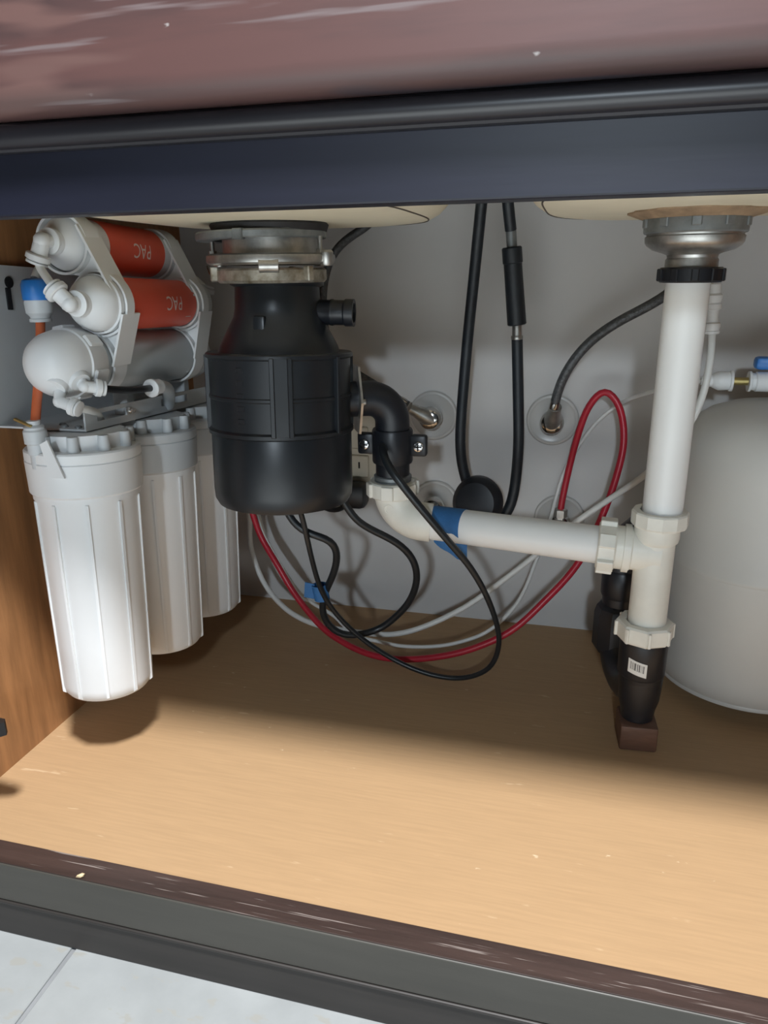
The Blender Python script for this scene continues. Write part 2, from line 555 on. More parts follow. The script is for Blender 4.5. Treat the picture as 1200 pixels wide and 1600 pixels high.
# ------------------------------------------------------------------ white drain pipe
PX, PY = 0.0895, 0.705
dr = thing('drain_pipe', 'white plastic drain pipe with tee dropping from the right sink bowl', 'drain pipe', (PX, PY, 0.13))
b = B(); nut(b, M.Translation((SX + 0.0005, PY, 0.4635)), 0.0262, 0.0125, 10, 0.0016, 0.006, 0.017)
obj('slip_nut', b, 'abs', dr, 'black slip nut at the top')
b = B(); lathe(b, solid([(0.0183, 0.2430), (0.0183, 0.4740)]), M.Translation((PX, PY, 0)), 40); obj('tailpiece', b, 'pvc', dr, 'long white straight pipe')
TX = 0.0875
b = B(); lathe(b, [(0.0191, 0.2420), (0.0250, 0.2420), (0.0262, 0.2440), (0.0262, 0.2555), (0.0250, 0.2570), (0.0191, 0.2570), (0.0191, 0.2420)], M.Translation((TX + 0.0005, PY, 0)), 12)
obj('slip_nut', b, 'pvccream', dr, 'cream slip nut on the tee top', angle=20)
b = B()
lathe(b, solid([(0.0183, 0.1260), (0.0183, 0.2250), (0.0205, 0.2270), (0.0212, 0.2300), (0.0212, 0.2430)]), M.Translation((TX - 0.001, PY, 0)), 40)
tp = V((0.0360, 0.7072, 0.2165)); ax = (V((TX, PY, 0.2145)) - tp).normalized()
lathe(b, solid([(0.0215, 0.0), (0.0215, 0.0225), (0.0205, 0.0235), (0.0195, 0.050)]), frame(tp + ax * 0.006, ax), 40)
lathe(b, solid([(0.0238, 0.0), (0.0238, 0.006)]), frame(tp + ax * 0.0215, ax), 40)
obj('tee', b, 'pvccream', dr, 'cream tee fitting')
b = B(); nut(b, frame(tp - ax * 0.003, ax), 0.0238, 0.0175, 6, 0.0038, 0.0135, 0.0192); obj('slip_nut', b, 'pvccream', dr, 'cream lugged nut on the side inlet')
b = B()
mx = M.Translation((0.0850, PY, 0.1225))
lathe(b, [(0.0191, 0.0), (0.0265, 0.0), (0.0278, 0.002), (0.0278, 0.0165), (0.0262, 0.0185), (0.0200, 0.0190), (0.0191, 0.0170), (0.0191, 0.0)], mx, 8)
for k in range(8):
    a = 2 * PI * (k + 0.0) / 8 + 0.1
    box(b, (0.0255, -0.0016, 0.001), (0.0292, 0.0016, 0.0165), 0.0006, mx @ M.Rotation(a, 4, 'Z'), 1)
obj('slip_nut', b, 'pvccream', dr, 'large cream octagonal nut above the black trap', angle=20)
# horizontal arm and elbow to the disposer
EX, EY = -0.1872, 0.758
arm0 = V((EX + 0.034, EY - 0.0042, 0.2115))
b = B(); lathe(b, solid([(0.0188, 0.0), (0.0188, (tp - arm0).length + 0.010)]), frame(arm0, tp - arm0), 40); obj('cross_arm', b, 'pvc', dr, 'white horizontal arm pipe')
b = B()
adir = (tp - arm0).normalized()
pts = [V((EX, EY, 0.2500))] + elbow_pts(V((EX, EY, 0.2462)), (0, 0, -1), adir, 0.0340, 14) + [arm0 + adir * 0.012]
tube(b, pts, 0.0214, 32, smooth=False)
lathe(b, [(0.0, -0.0006), (0.0052, -0.0006), (0.0052, 0.0010), (0.0040, 0.0010), (0.0040, 0.0002), (0.0, 0.0002)], frame((EX + 0.0010, EY - 0.0213, 0.2290), (-0.02, -1, -0.05)), 20)
obj('elbow', b, 'pvccream', dr, 'cream elbow with moulded mark')
b = B(); nut(b, M.Translation((EX, EY, 0.2385)), 0.0262, 0.0175, 6, 0.0028, 0.0135, 0.0190); obj('slip_nut', b, 'pvccream', dr, 'cream lugged nut under the black elbow')
# blue tape on the arm: wrapped patch with torn lower edge plus a flap hanging below
am = frame(arm0, adir)
def tape_patch(bm, mx, r, z0, z1, fa, fb, n=14, k=18, th=0.0005):
    grid = []
    for lay in (r, r + th):
        L = []
        for i in range(n + 1):
            t = i / n
            z = z0 + (z1 - z0) * t
            row = []
            for j in range(k + 1):
                s = j / k
                a = fa(t) + (fb(t) - fa(t)) * s
                row.append(bm.verts.new(mx @ V((lay * math.cos(a), lay * math.sin(a), z))))
            L.append(row)
        grid.append(L)
    for L in grid:
        for i in range(n):
            for j in range(k):
                bm.faces.new((L[i][j], L[i + 1][j], L[i + 1][j + 1], L[i][j + 1]))
    A, C = grid
    for i in range(n):
        bm.faces.new((A[i][0], A[i + 1][0], C[i + 1][0], C[i][0]))
        bm.faces.new((A[i][k], A[i + 1][k], C[i + 1][k], C[i][k]))
    for j in range(k):
        bm.faces.new((A[0][j], A[0][j + 1], C[0][j + 1], C[0][j]))
        bm.faces.new((A[n][j], A[n][j + 1], C[n][j + 1], C[n][j]))
# find the local angle that faces a world direction round the arm
def ang(mx, d):
    l = mx.to_3x3().inverted() @ V(d)
    return math.atan2(l.y, l.x)
aF = ang(am, (0, -1, 0.0)); aT = ang(am, (0, 0, 1)); aB = ang(am, (0, 1, 0)); aD = ang(am, (0, 0, -1))
def unw(a, ref):
    while a - ref > PI: a -= 2 * PI
    while a - ref < -PI: a += 2 * PI
    return a
aT = unw(aT, aF); sgn = 1 if aT > aF else -1
b = B()
tape_patch(b, am, 0.0189, 0.015, 0.051, lambda t: aF + sgn * (0.33 - 0.62 * t + 0.06 * math.sin(17 * t)), lambda t: aF + sgn * 2.6)
obj('tape', b, 'tape', dr, 'torn blue tape wrapped over the arm')
b = B()
for th in (0.0, 0.0006):
    pass
G = []
for lay in (0, 1):
    L = []
    for i in range(11):
        t = i / 10
        row = []
        for j in range(7):
            s = j / 6
            p = arm0 + adir * (0.014 + 0.040 * t)
            dep = (0.006 + 0.016 * min(1, t * 1.5)) * s + 0.0012 * math.sin(9 * t) * s
            row.append(b.verts.new(p + V((0, 0.0005 + 0.004 * s + lay * 0.0006, -0.0182 - dep))))
        L.append(row)
    G.append(L)
for L in G:
    for i in range(10):
        for j in range(6):
            b.faces.new((L[i][j], L[i + 1][j], L[i + 1][j + 1], L[i][j + 1]))
for i in range(10):
    for j in (0, 6):
        b.faces.new((G[0][i][j], G[0][i + 1][j], G[1][i + 1][j], G[1][i][j]))
for j in range(6):
    for i in (0, 10):
        b.faces.new((G[0][i][j], G[0][i][j + 1], G[1][i][j + 1], G[1][i][j]))
obj('tape', b, 'tape', dr, 'blue tape flap hanging below the arm')

# ------------------------------------------------------------------ black trap and its support block
tr = thing('drain_trap', 'black plastic P-trap below the white tee, resting on a small block', 'drain trap', (0.0865, 0.705, 0.03))
HX, HY = 0.0860, 0.705
RX, RY = 0.0660, 0.792
b = B(); lathe(b, solid([(0.0220, 0.082), (0.0232, 0.084), (0.0235, 0.118), (0.0225, 0.1235)]), M.Translation((HX, HY, 0)), 40); obj('inlet_hub', b, 'abs', tr, 'black inlet hub')
b = B()
d = V((RX - HX, RY - HY, 0)); L = d.length; d.normalize()
pts = [V((HX, HY, 0.100))]
for k in range(25):
    a = PI * k / 24
    pts.append(V((HX, HY, 0.085)) + d * (L / 2) * (1 - math.cos(a)) + V((0, 0, -0.036 * math.sin(a))))
pts.append(V((RX, RY, 0.100)))
tube(b, pts, 0.0195, 28, smooth=False); obj('trap_bend', b, 'abs', tr)
b = B(); lathe(b, solid([(0.0150, 0.0285), (0.0165, 0.0300), (0.0175, 0.0400), (0.0205, 0.0520), (0.0215, 0.0700), (0.0220, 0.0840)]), M.Translation((HX + 0.0010, HY + 0.003, 0)), 32); obj('cleanout_plug', b, 'abs', tr)
b = B(); lathe(b, solid([(0.0225, 0.060), (0.0262, 0.066), (0.0262, 0.106), (0.0240, 0.114), (0.0205, 0.118)]), M.Translation((RX, RY, 0)), 10); obj('union_nut', b, 'abs', tr, angle=20)
b = B()
tube(b, [V((RX, RY, 0.100)), V((RX, RY, 0.157))] + elbow_pts(V((RX, RY, 0.159)), (0, 0, 1), (0.40, 1, 0), 0.030, 10) + [V((RX + 0.0638, 0.9515, 0.189))], 0.0190, 28, smooth=False)
lathe(b, solid([(0.0205, 0.128), (0.0215, 0.131), (0.0215, 0.158), (0.0195, 0.161)]), M.Translation((RX, RY, 0)), 32)
obj('trap_arm', b, 'abs', tr, 'black riser and arm to the wall')
b = B()
lm = M.Translation((HX, HY, 0.1000))
n, k = 14, 4
f0 = R(-128); f1 = R(-83)
uvl = b.loops.layers.uv.new('UVMap')
rows = []
for j in range(k + 1):
    rows.append([(b.verts.new(lm @ V((0.0240 * math.cos(f0 + (f1 - f0) * i / n), 0.0240 * math.sin(f0 + (f1 - f0) * i / n), -0.0075 + 0.0150 * j / k - 0.004 * i / n))), i / n, j / k) for i in range(n + 1)])
for j in range(k):
    for i in range(n):
        q = (rows[j][i], rows[j][i + 1], rows[j + 1][i + 1], rows[j + 1][i])
        f = b.faces.new([v[0] for v in q])
        for l, v in zip(f.loops, q):
            l[uvl].uv = (v[1], v[2])
ex = bmesh.ops.extrude_face_region(b, geom=list(b.faces))
for v in ex['geom']:
    if isinstance(v, bmesh.types.BMVert):
        c = V((HX, HY, v.co.z)); v.co = c + (v.co - c) * (0.0237 / 0.0240)
obj('barcode_sticker', b, 'barcode', tr, 'small white barcode sticker')
b = B(); box(b, (0.0690, 0.686, 0.0), (0.1065, 0.726, 0.0285), 0.0025, M.Translation((0.0878, 0.706, 0)) @ M.Rotation(R(4), 4, 'Z') @ M.Translation((-0.0878, -0.706, 0)))
tag(obj('support_block', b, 'block', None, origin=(0.0878, 0.706, 0)), 'small brown wood block on the cabinet floor under the black trap', 'wood block')

# ------------------------------------------------------------------ garbage disposer
DX, DY = -0.2900, 0.705
dp = thing('garbage_disposer', 'black garbage disposer hanging under the left sink bowl', 'garbage disposer', (DX, DY, 0.245))
mt = M.Translation((DX - 0.0045, DY, 0))
b = B()
lathe(b, [(0.046, 0.5135), (0.0615, 0.5135), (0.0628, 0.5120), (0.0628, 0.5070), (0.0618, 0.5060), (0.046, 0.5060), (0.046, 0.5135)], mt @ M.Rotation(R(-1.0), 4, 'Y'), 48)
for a in (-95, 150):
    box(b, (0.056, -0.005, 0.5045), (0.0645, 0.005, 0.5140), 0.001, mt @ M.Rotation(R(a), 4, 'Z'), 1)
obj('flange_ring', b, 'zinc', dp, 'flat grey mounting flange ring')
b = B(); lathe(b, solid([(0.055, 0.5215), (0.057, 0.5190), (0.055, 0.5130)]), mt, 40); obj('putty_ring', b, 'darkputty', dp, 'dark putty above the flange')
b = B(); lathe(b, solid([(0.0462, 0.5140), (0.0462, 0.4850)]), mt, 40); obj('sink_sleeve', b, 'steel', dp, 'brushed metal sleeve')
b = B()
lathe(b, [(0.044, 0.4830), (0.0590, 0.4830), (0.0620, 0.4850), (0.0625, 0.4880), (0.0620, 0.4915), (0.0595, 0.4930), (0.044, 0.4930), (0.044, 0.4830)], mt, 48)
for a in (-12, 168, 60):
    lathe(b, solid([(0.0055, 0.4815), (0.0065, 0.4830), (0.0065, 0.4935), (0.0050, 0.4955)]), mt @ M.Rotation(R(a), 4, 'Z') @ M.Translation((0.0625, 0, 0)), 16)
obj('upper_mounting_ring', b, 'steel', dp, 'bright steel mounting ring')
b = B()
lathe(b, [(0.040, 0.4665), (0.0510, 0.4665), (0.0535, 0.4690), (0.0535, 0.4780), (0.0515, 0.4800), (0.040, 0.4800), (0.040, 0.4665)], mt, 48)
for a in (-30, -152, 90):
    box(b, (0.0515, -0.0035, 0.4680), (0.0595, 0.0035, 0.4820), 0.0012, mt @ M.Rotation(R(a), 4, 'Z'), 1)
obj('lower_mounting_ring', b, 'rust', dp, 'stained lower lock ring')
b = B()
lathe(b, solid([(0.0062, -0.009), (0.0066, -0.0085), (0.0066, 0.0085), (0.0062, 0.009)]), mt @ M.Rotation(R(-70), 4, 'Z') @ M.Translation((0.0575, 0, 0.4820)) @ M.Rotation(R(90), 4, 'X'), 20)
obj('ring_lug', b, 'steel', dp, 'rolled steel lug')
for a in (-15, 80, 190):
    b = B(); lathe(b, solid([(0.0022, 0.4930), (0.0022, 0.5080)]), mt @ M.Rotation(R(a), 4, 'Z') @ M.Translation((0.0580, 0, 0)), 12)
    lathe(b, solid([(0.0042, 0.4930), (0.0042, 0.4965)]), mt @ M.Rotation(R(a), 4, 'Z') @ M.Translation((0.0580, 0, 0)), 6)
    obj('mounting_screw', b, 'steel', dp)
b = B(); tube(b, [V((DX - 0.0655, 0.690, 0.4825)), V((DX - 0.0630, 0.685, 0.4765)), V((DX - 0.0580, 0.682, 0.4745))], 0.0014, 8); obj('wire_clip', b, 'chrome', dp)

TILT = M.Translation((DX, DY, 0.46)) @ M.Rotation(R(-3.0), 4, 'X') @ M.Translation((0, 0, -0.46))
def T(bm):
    bm.transform(TILT); return bm
b = B()
lathe(b, solid([(0.0460, 0.4680), (0.0460, 0.4640), (0.0415, 0.4620), (0.0425, 0.4420), (0.0440, 0.4340), (0.0515, 0.4200), (0.0590, 0.4060), (0.0615, 0.3980)]), None, 56)
box(b, (-0.006, -0.0500, 0.4085), (0.006, -0.040, 0.4350), 0.002)
obj('upper_housing', T(b), 'black', dp, 'black neck and shoulder')
b = B()
lathe(b, solid([(0.0580, 0.4000), (0.0720, 0.4005), (0.0738, 0.3990), (0.0738, 0.3960), (0.0712, 0.3945), (0.0708, 0.3600), (0.0720, 0.3590), (0.0720, 0.3565), (0.0708, 0.3555), (0.0708, 0.3270), (0.0738, 0.3250), (0.0738, 0.3215), (0.0715, 0.3200)]), None, 64)
for a in (-74, -61, -160, -20, 30, 100):
    box(b, (0.0690, -0.0022, 0.3235), (0.0755, 0.0022, 0.3975), 0.0006, M.Rotation(R(a), 4, 'Z'), 1)
box(b, (0.0690, -0.0070, 0.3235), (0.0738, 0.0070, 0.3975), 0.001, M.Rotation(R(-67.5), 4, 'Z'), 1)
for k in range(5):
    z = 0.386 - 0.012 * k
    box(b, (0.0696, -0.0040, z - 0.0025), (0.0716, 0.0040, z + 0.0025), 0.0005, M.Rotation(R(-100), 4, 'Z'), 1)
obj('clamp_band', T(b), 'black', dp, 'black ribbed middle band')
b = B()
lathe(b, solid([(0.0712, 0.3205), (0.0717, 0.3190), (0.0722, 0.2640), (0.0715, 0.2540), (0.0680, 0.2475), (0.0570, 0.2440), (0.030, 0.2430)]), None, 64)
obj('motor_can', T(b), 'black', dp, 'smooth black motor can')
b = B()
dax = V((1, 0.35, 0)).normalized()
lathe(b, [(0.0, 0.0), (0.0120, 0.0), (0.0120, 0.014), (0.0128, 0.0155), (0.0128, 0.0175), (0.0120, 0.0190), (0.0120, 0.0285), (0.0132, 0.030), (0.0132, 0.0385), (0.0095, 0.0385), (0.0095, 0.030), (0.0, 0.030)], frame((0.0375, 0.006, 0.4385), (1, 0.12, -0.02)), 32)
obj('dishwasher_inlet', T(b), 'abs', dp, 'black side inlet stub')
# discharge elbow with flange plate and clamp
ODX = V((EX - DX, EY - DY, 0)).normalized()
zc = 0.3480
b = B()
s0 = V((DX, DY, zc)) + ODX * 0.060
e0 = V((EX, EY, zc)) - ODX * 0.027
tube(b, [s0, e0] + elbow_pts(e0, ODX, (0, 0, -1), 0.027, 14)[1:] + [V((EX, EY, 0.2540))], 0.0186, 36, smooth=False)
obj('discharge_elbow', b, 'abs', dp, 'glossy black discharge elbow')
b = B()
fm = frame(V((DX, DY, zc)) + ODX * 0.0775, ODX)
poly = [(-0.030, 0), (-0.014, 0.035), (0.014, 0.035), (0.030, 0), (0.014, -0.035), (-0.014, -0.035)]
prism(b, poly, -0.0012, 0.0012, fm @ M.Rotation(R(0), 4, 'Z'))
lathe(b, solid([(0.0035, 0.001), (0.0035, 0.004), (0.0025, 0.005)]), fm @ M.Translation((-0.0235, 0.0, 0)), 14)
lathe(b, solid([(0.0035, 0.001), (0.0035, 0.004), (0.0025, 0.005)]), fm @ M.Translation((0.0235, 0.0, 0)), 14)
obj('flange_plate', b, 'steel', dp, 'thin metal flange plate')
b = B()
cm = M.Translation((EX, EY, 0))
lathe(b, [(0.0180, 0.2770), (0.0215, 0.2770), (0.0222, 0.2790), (0.0222, 0.3120), (0.0212, 0.3140), (0.0180, 0.3140), (0.0180, 0.2770)], cm, 36)
for s in (-1, 1):
    x0, x1 = sorted((s * 0.0205, s * 0.0385))
    box(b, (x0, -0.0060, 0.2850), (x1, 0.0060, 0.3085), 0.0030, cm)
cl = obj('pipe_clamp', b, 'abs', dp, 'black two-eared pipe clamp')
for s in (-1, 1):
    b = B()
    mx = frame((EX + s * 0.0300, EY - 0.0060, 0.2965), (0, -1, 0))
    lathe(b, solid([(0.0055, 0.0), (0.0058, 0.0010), (0.0050, 0.0026), (0.0030, 0.0034)]), mx, 20)
    o = obj('screw', b, 'screw', cl, 'bright cross-head screw')
    b = B()
    box(b, (-0.0042, -0.0007, 0.0030), (0.0042, 0.0007, 0.0038), 0, mx)
    box(b, (-0.0007, -0.0042, 0.0030), (0.0007, 0.0042, 0.0038), 0, mx)
    obj('cross_slot', b, 'gap', cl, smooth=False)
b = B(); lathe(b, solid([(0.0193, 0.2530), (0.0204, 0.2540), (0.0204, 0.2570), (0.0198, 0.2578), (0.0208, 0.2588), (0.0208, 0.2620), (0.0193, 0.2632)]), cm, 36); obj('gasket_ring', b, 'zinc', dp, 'grey gasket ring at the elbow foot')

# ------------------------------------------------------------------ cords
def cord(name, label, cat, pts, r, m, group=None, **k):
    b = B()
    tube(b, pts, r, **k)
    c = V(pts[len(pts) // 2])
    return tag(obj(name, b, m, None, origin=c), label, cat, group)

CA = [(-0.3008, 0.705, 0.247), (-0.2927, 0.71, 0.2216), (-0.2858, 0.71, 0.211), (-0.2727, 0.71, 0.2023), (-0.2524, 0.715, 0.1984), (-0.2439, 0.72, 0.1897), (-0.2456, 0.73, 0.1689), (-0.2552, 0.74, 0.1419), (-0.2672, 0.75, 0.1202), (-0.2745, 0.755, 0.1005), (-0.2763, 0.76, 0.0767), (-0.2664, 0.765, 0.058), (-0.2501, 0.77, 0.0495), (-0.2368, 0.775, 0.0503), (-0.2146, 0.79, 0.0524), (-0.1939, 0.79, 0.0714), (-0.1743, 0.785, 0.0973), (-0.1628, 0.775, 0.132), (-0.166, 0.765, 0.1622), (-0.1824, 0.755, 0.1842), (-0.2058, 0.745, 0.199), (-0.2249, 0.735, 0.2145), (-0.2399, 0.73, 0.2435)]
b = B(); tube(b, CA, 0.0042); ca = obj('power_cord', b, 'cord', dp, 'black cord looping under the motor can')
b = B()
tm = frame((-0.2735, 0.7475, 0.1165), (0.12, 0.1, -1))
lathe(b, [(0.0062, -0.010), (0.0075, -0.010), (0.0075, 0.010), (0.0062, 0.010), (0.0062, -0.010)], tm @ M.Scale(1.25, 4, (1, 0, 0)), 16)
G = []
box(b, (-0.0195, -0.0005, -0.0095), (-0.0070, 0.0006, 0.0100), 0.0002, M.Translation((-0.2735, 0.7450, 0.1165)) @ M.Rotation(R(6), 4, 'Y'), 1)
obj('tape', b, 'tape', ca, 'blue tape tab round the cord')
CB = [(-0.2759, 0.69, 0.250), (-0.2738, 0.70, 0.2262), (-0.2711, 0.705, 0.199), (-0.2713, 0.725, 0.1529), (-0.268, 0.740, 0.1165), (-0.254, 0.750, 0.0858), (-0.2322, 0.758, 0.0585), (-0.1978, 0.765, 0.0315), (-0.162, 0.765, 0.0169), (-0.1305, 0.765, 0.0115), (-0.1035, 0.765, 0.0135), (-0.0732, 0.76, 0.0333), (-0.0627, 0.755, 0.0666), (-0.0666, 0.745, 0.1035), (-0.0804, 0.73, 0.1476), (-0.0971, 0.72, 0.18), (-0.1165, 0.71, 0.2074), (-0.1486, 0.70, 0.2504), (-0.172, 0.70, 0.2797), (-0.1833, 0.708, 0.2899), (-0.1925, 0.7335, 0.2990)]
cord('appliance_cable', 'thin black cable drooping in front of the white arm from the black elbow clamp', 'cable', CB,
     lambda t: 0.0030 + 0.0016 * max(0.0, (t - 0.62) / 0.38), 'cord')

# ------------------------------------------------------------------ water tubes
RED = [(-0.445, 0.86, 0.27), (-0.418, 0.86, 0.2058), (-0.4076, 0.86, 0.1706), (-0.3979, 0.86, 0.1375), (-0.3726, 0.85, 0.1035), (-0.3433, 0.84, 0.0638), (-0.3049, 0.825, 0.0308), (-0.2754, 0.815, 0.0178), (-0.2379, 0.805, 0.0091), (-0.1968, 0.8, 0.0079), (-0.145, 0.8, 0.0173), (-0.098, 0.805, 0.033), (-0.0531, 0.815, 0.0578), (-0.0175, 0.83, 0.0933), (0.0172, 0.85, 0.1344), (0.04, 0.87, 0.1825), (0.0547, 0.88, 0.2328), (0.0619, 0.89, 0.2815), (0.0539, 0.9, 0.3213), (0.036, 0.905, 0.3389), (0.0192, 0.91, 0.3184), (0.0073, 0.92, 0.2724), (-0.001, 0.925, 0.2211), (-0.0053, 0.925, 0.1867), (-0.0055, 0.925, 0.181)]
cord('red_tube', 'red water tube sagging across the floor and looping up to the wall', 'water tube', RED, 0.0042, 'red', rlx=3)
WA = [(-0.440, 0.88, 0.27), (-0.424, 0.88, 0.2100), (-0.4214, 0.88, 0.1567), (-0.4229, 0.88, 0.1112), (-0.4025, 0.87, 0.0639), (-0.3626, 0.85, 0.0362), (-0.3196, 0.84, 0.0236), (-0.2789, 0.84, 0.0197), (-0.2326, 0.84, 0.0185), (-0.1951, 0.84, 0.0248), (-0.1545, 0.85, 0.0404), (-0.1065, 0.86, 0.0701), (-0.0372, 0.87, 0.1318), (0.0137, 0.87, 0.1839), (0.0547, 0.86, 0.2228), (0.0815, 0.832, 0.2557), (0.1041, 0.8, 0.2963), (0.1199, 0.785, 0.3335), (0.1269, 0.785, 0.3658), (0.1296, 0.795, 0.396), (0.1305, 0.81, 0.4134), (0.1274, 0.81, 0.4400), (0.1237, 0.82, 0.4623), (0.1176, 0.83, 0.4866), (0.1132, 0.84, 0.5111)]
wa = cord('white_tube', 'white water tube crossing behind the arm up to a push connector beside the drain pipe', 'water tube', WA, 0.0036, 'whitetube', rlx=3)
b = B()
mx = frame((0.1303, 0.81, 0.4120), (-0.05, 0, 1))
lathe(b, solid([(0.0060, 0.0), (0.0075, 0.0008), (0.0075, 0.0030), (0.0066, 0.0036), (0.0078, 0.0070), (0.0078, 0.0105), (0.0058, 0.0120), (0.0058, 0.0235), (0.0078, 0.0245), (0.0078, 0.0290), (0.0066, 0.0305), (0.0082, 0.0345), (0.0082, 0.0375), (0.0062, 0.0395), (0.0062, 0.0480)]), mx, 24)
obj('push_connector', b, 'filter', wa, 'white two-ended push connector')
WB = [(-0.432, 0.90, 0.25), (-0.420, 0.90, 0.1700), (-0.4087, 0.90, 0.1195), (-0.3853, 0.89, 0.0865), (-0.3514, 0.87, 0.0554), (-0.324, 0.86, 0.0424), (-0.2952, 0.852, 0.0339), (-0.2594, 0.828, 0.0206), (-0.2256, 0.825, 0.0168), (-0.1917, 0.822, 0.0152), (-0.1497, 0.825, 0.0187), (-0.1176, 0.83, 0.0264), (-0.0827, 0.84, 0.0418), (-0.0497, 0.86, 0.0761), (-0.0315, 0.89, 0.1227), (-0.0205, 0.905, 0.1575), (-0.0131, 0.932, 0.1926), (-0.0022, 0.936, 0.2350), (0.0255, 0.934, 0.2880), (0.0562, 0.92, 0.3217), (0.0885, 0.86, 0.3471), (0.1180, 0.853, 0.3570), (0.1350, 0.85, 0.3605)]
cord('white_tube', 'thinner white water tube running along the back wall to the tank valve', 'water tube', WB, 0.0024, 'whitetube', rlx=3)

# ------------------------------------------------------------------ faucet hose and its weight
fh = thing('faucet_hose', 'black pull-down faucet hose hanging in a loop before the back wall', 'hose', (-0.09, 0.885, 0.16))
b = B()
tube(b, [(-0.1065, 0.86, 0.5876), (-0.1114, 0.87, 0.5494), (-0.1185, 0.88, 0.4774), (-0.1272, 0.885, 0.3758), (-0.132, 0.885, 0.2739), (-0.1248, 0.885, 0.2291), (-0.1088, 0.885, 0.1885), (-0.0876, 0.885, 0.1690), (-0.0720, 0.885, 0.1820), (-0.0633, 0.885, 0.2119), (-0.0604, 0.885, 0.2692), (-0.0625, 0.885, 0.3163), (-0.0677, 0.885, 0.3988)], 0.0066)
obj('hose', b, 'rubber', fh)
b = B(); tube(b, [(-0.0676, 0.885, 0.397), (-0.0686, 0.885, 0.4175)], 0.0058, smooth=False)
lathe(b, solid([(0.0066, 0.0), (0.0070, 0.001), (0.0070, 0.0035), (0.0066, 0.0045)]), frame((-0.0677, 0.885, 0.3985), (-0.05, 0, 1)), 20)
obj('ferrule', b, 'steel', fh, 'crimped metal ferrule')
b = B()
lathe(b, solid([(0.0100, 0.0), (0.0110, 0.001), (0.0104, 0.060), (0.0104, 0.068), (0.0113, 0.0690), (0.0113, 0.0845), (0.0100, 0.086)]), frame((-0.0686, 0.885, 0.4150), (-0.108, -0.05, 1)), 28)
obj('quick_connector', b, 'rubber', fh, 'black quick-connect sleeve')
b = B(); tube(b, [(-0.0773, 0.8805, 0.499), (-0.0795, 0.880, 0.5190)], 0.0060, smooth=False); obj('ferrule', b, 'zinc', fh, 'grey metal ferrule above the sleeve')
b = B(); tube(b, [(-0.0795, 0.880, 0.518), (-0.0834, 0.87, 0.5485), (-0.0861, 0.86, 0.5867)], 0.0066); obj('hose', b, 'rubber', fh)
b = B()
wm = frame((-0.1060, 0.8700, 0.2010), (-0.15, -1, 0.20))
lathe(b, solid([(0.010, -0.017), (0.024, -0.0150), (0.0300, -0.009), (0.0322, 0.0), (0.0300, 0.009), (0.024, 0.0150), (0.010, 0.0170)]), wm @ M.Scale(1.06, 4, (0, 1, 0)), 40)
tag(obj('hose_weight', b, 'abs', None, origin=(-0.1135, 0.87, 0.193)), 'round black weight clipped on the hanging faucet hose', 'hose weight')

# ------------------------------------------------------------------ supply hoses and wall outlets
HR = [(-0.0214, 0.905, 0.3183), (-0.0178, 0.9, 0.3382), (-0.0095, 0.895, 0.3617), (0.0101, 0.89, 0.3919), (0.0394, 0.88, 0.4171), (0.0649, 0.875, 0.4318), (0.0894, 0.875, 0.4467), (0.1115, 0.885, 0.468), (0.1235, 0.900, 0.4942), (0.1258, 0.917, 0.5208), (0.1227, 0.922, 0.5534)]
hr = cord('supply_hose', 'grey braided supply hose curving from the right drain to a wall outlet', 'hose', HR, 0.0056, 'braid')
b = B(); lathe(b, solid([(0.0058, -0.004), (0.0062, 0.0), (0.0062, 0.006), (0.0052, 0.007), (0.0052, 0.016)]), frame((-0.0212, 0.905, 0.3190), (0.18, -0.1, 1)), 16); obj('ferrule', b, 'chrome', hr)
HM = [(-0.234, 0.918, 0.5515), (-0.2543, 0.918, 0.5292), (-0.2789, 0.918, 0.5167), (-0.3002, 0.918, 0.4986), (-0.314, 0.918, 0.4646), (-0.3162, 0.918, 0.4099), (-0.2945, 0.91, 0.3663), (-0.2692, 0.91, 0.3505), (-0.2354, 0.91, 0.3309), (-0.2050, 0.915, 0.3120)]
hm = cord('supply_hose', 'grey braided supply hose half hidden behind the black disposer', 'hose', HM, 0.0052, 'braid')
b = B(); lathe(b, solid([(0.0055, -0.003), (0.0060, 0.0), (0.0060, 0.006), (0.0050, 0.007), (0.0050, 0.014)]), frame((-0.2100, 0.9145, 0.3150), (-0.85, -0.1, 0.5)), 16); obj('ferrule', b, 'chrome', hm)


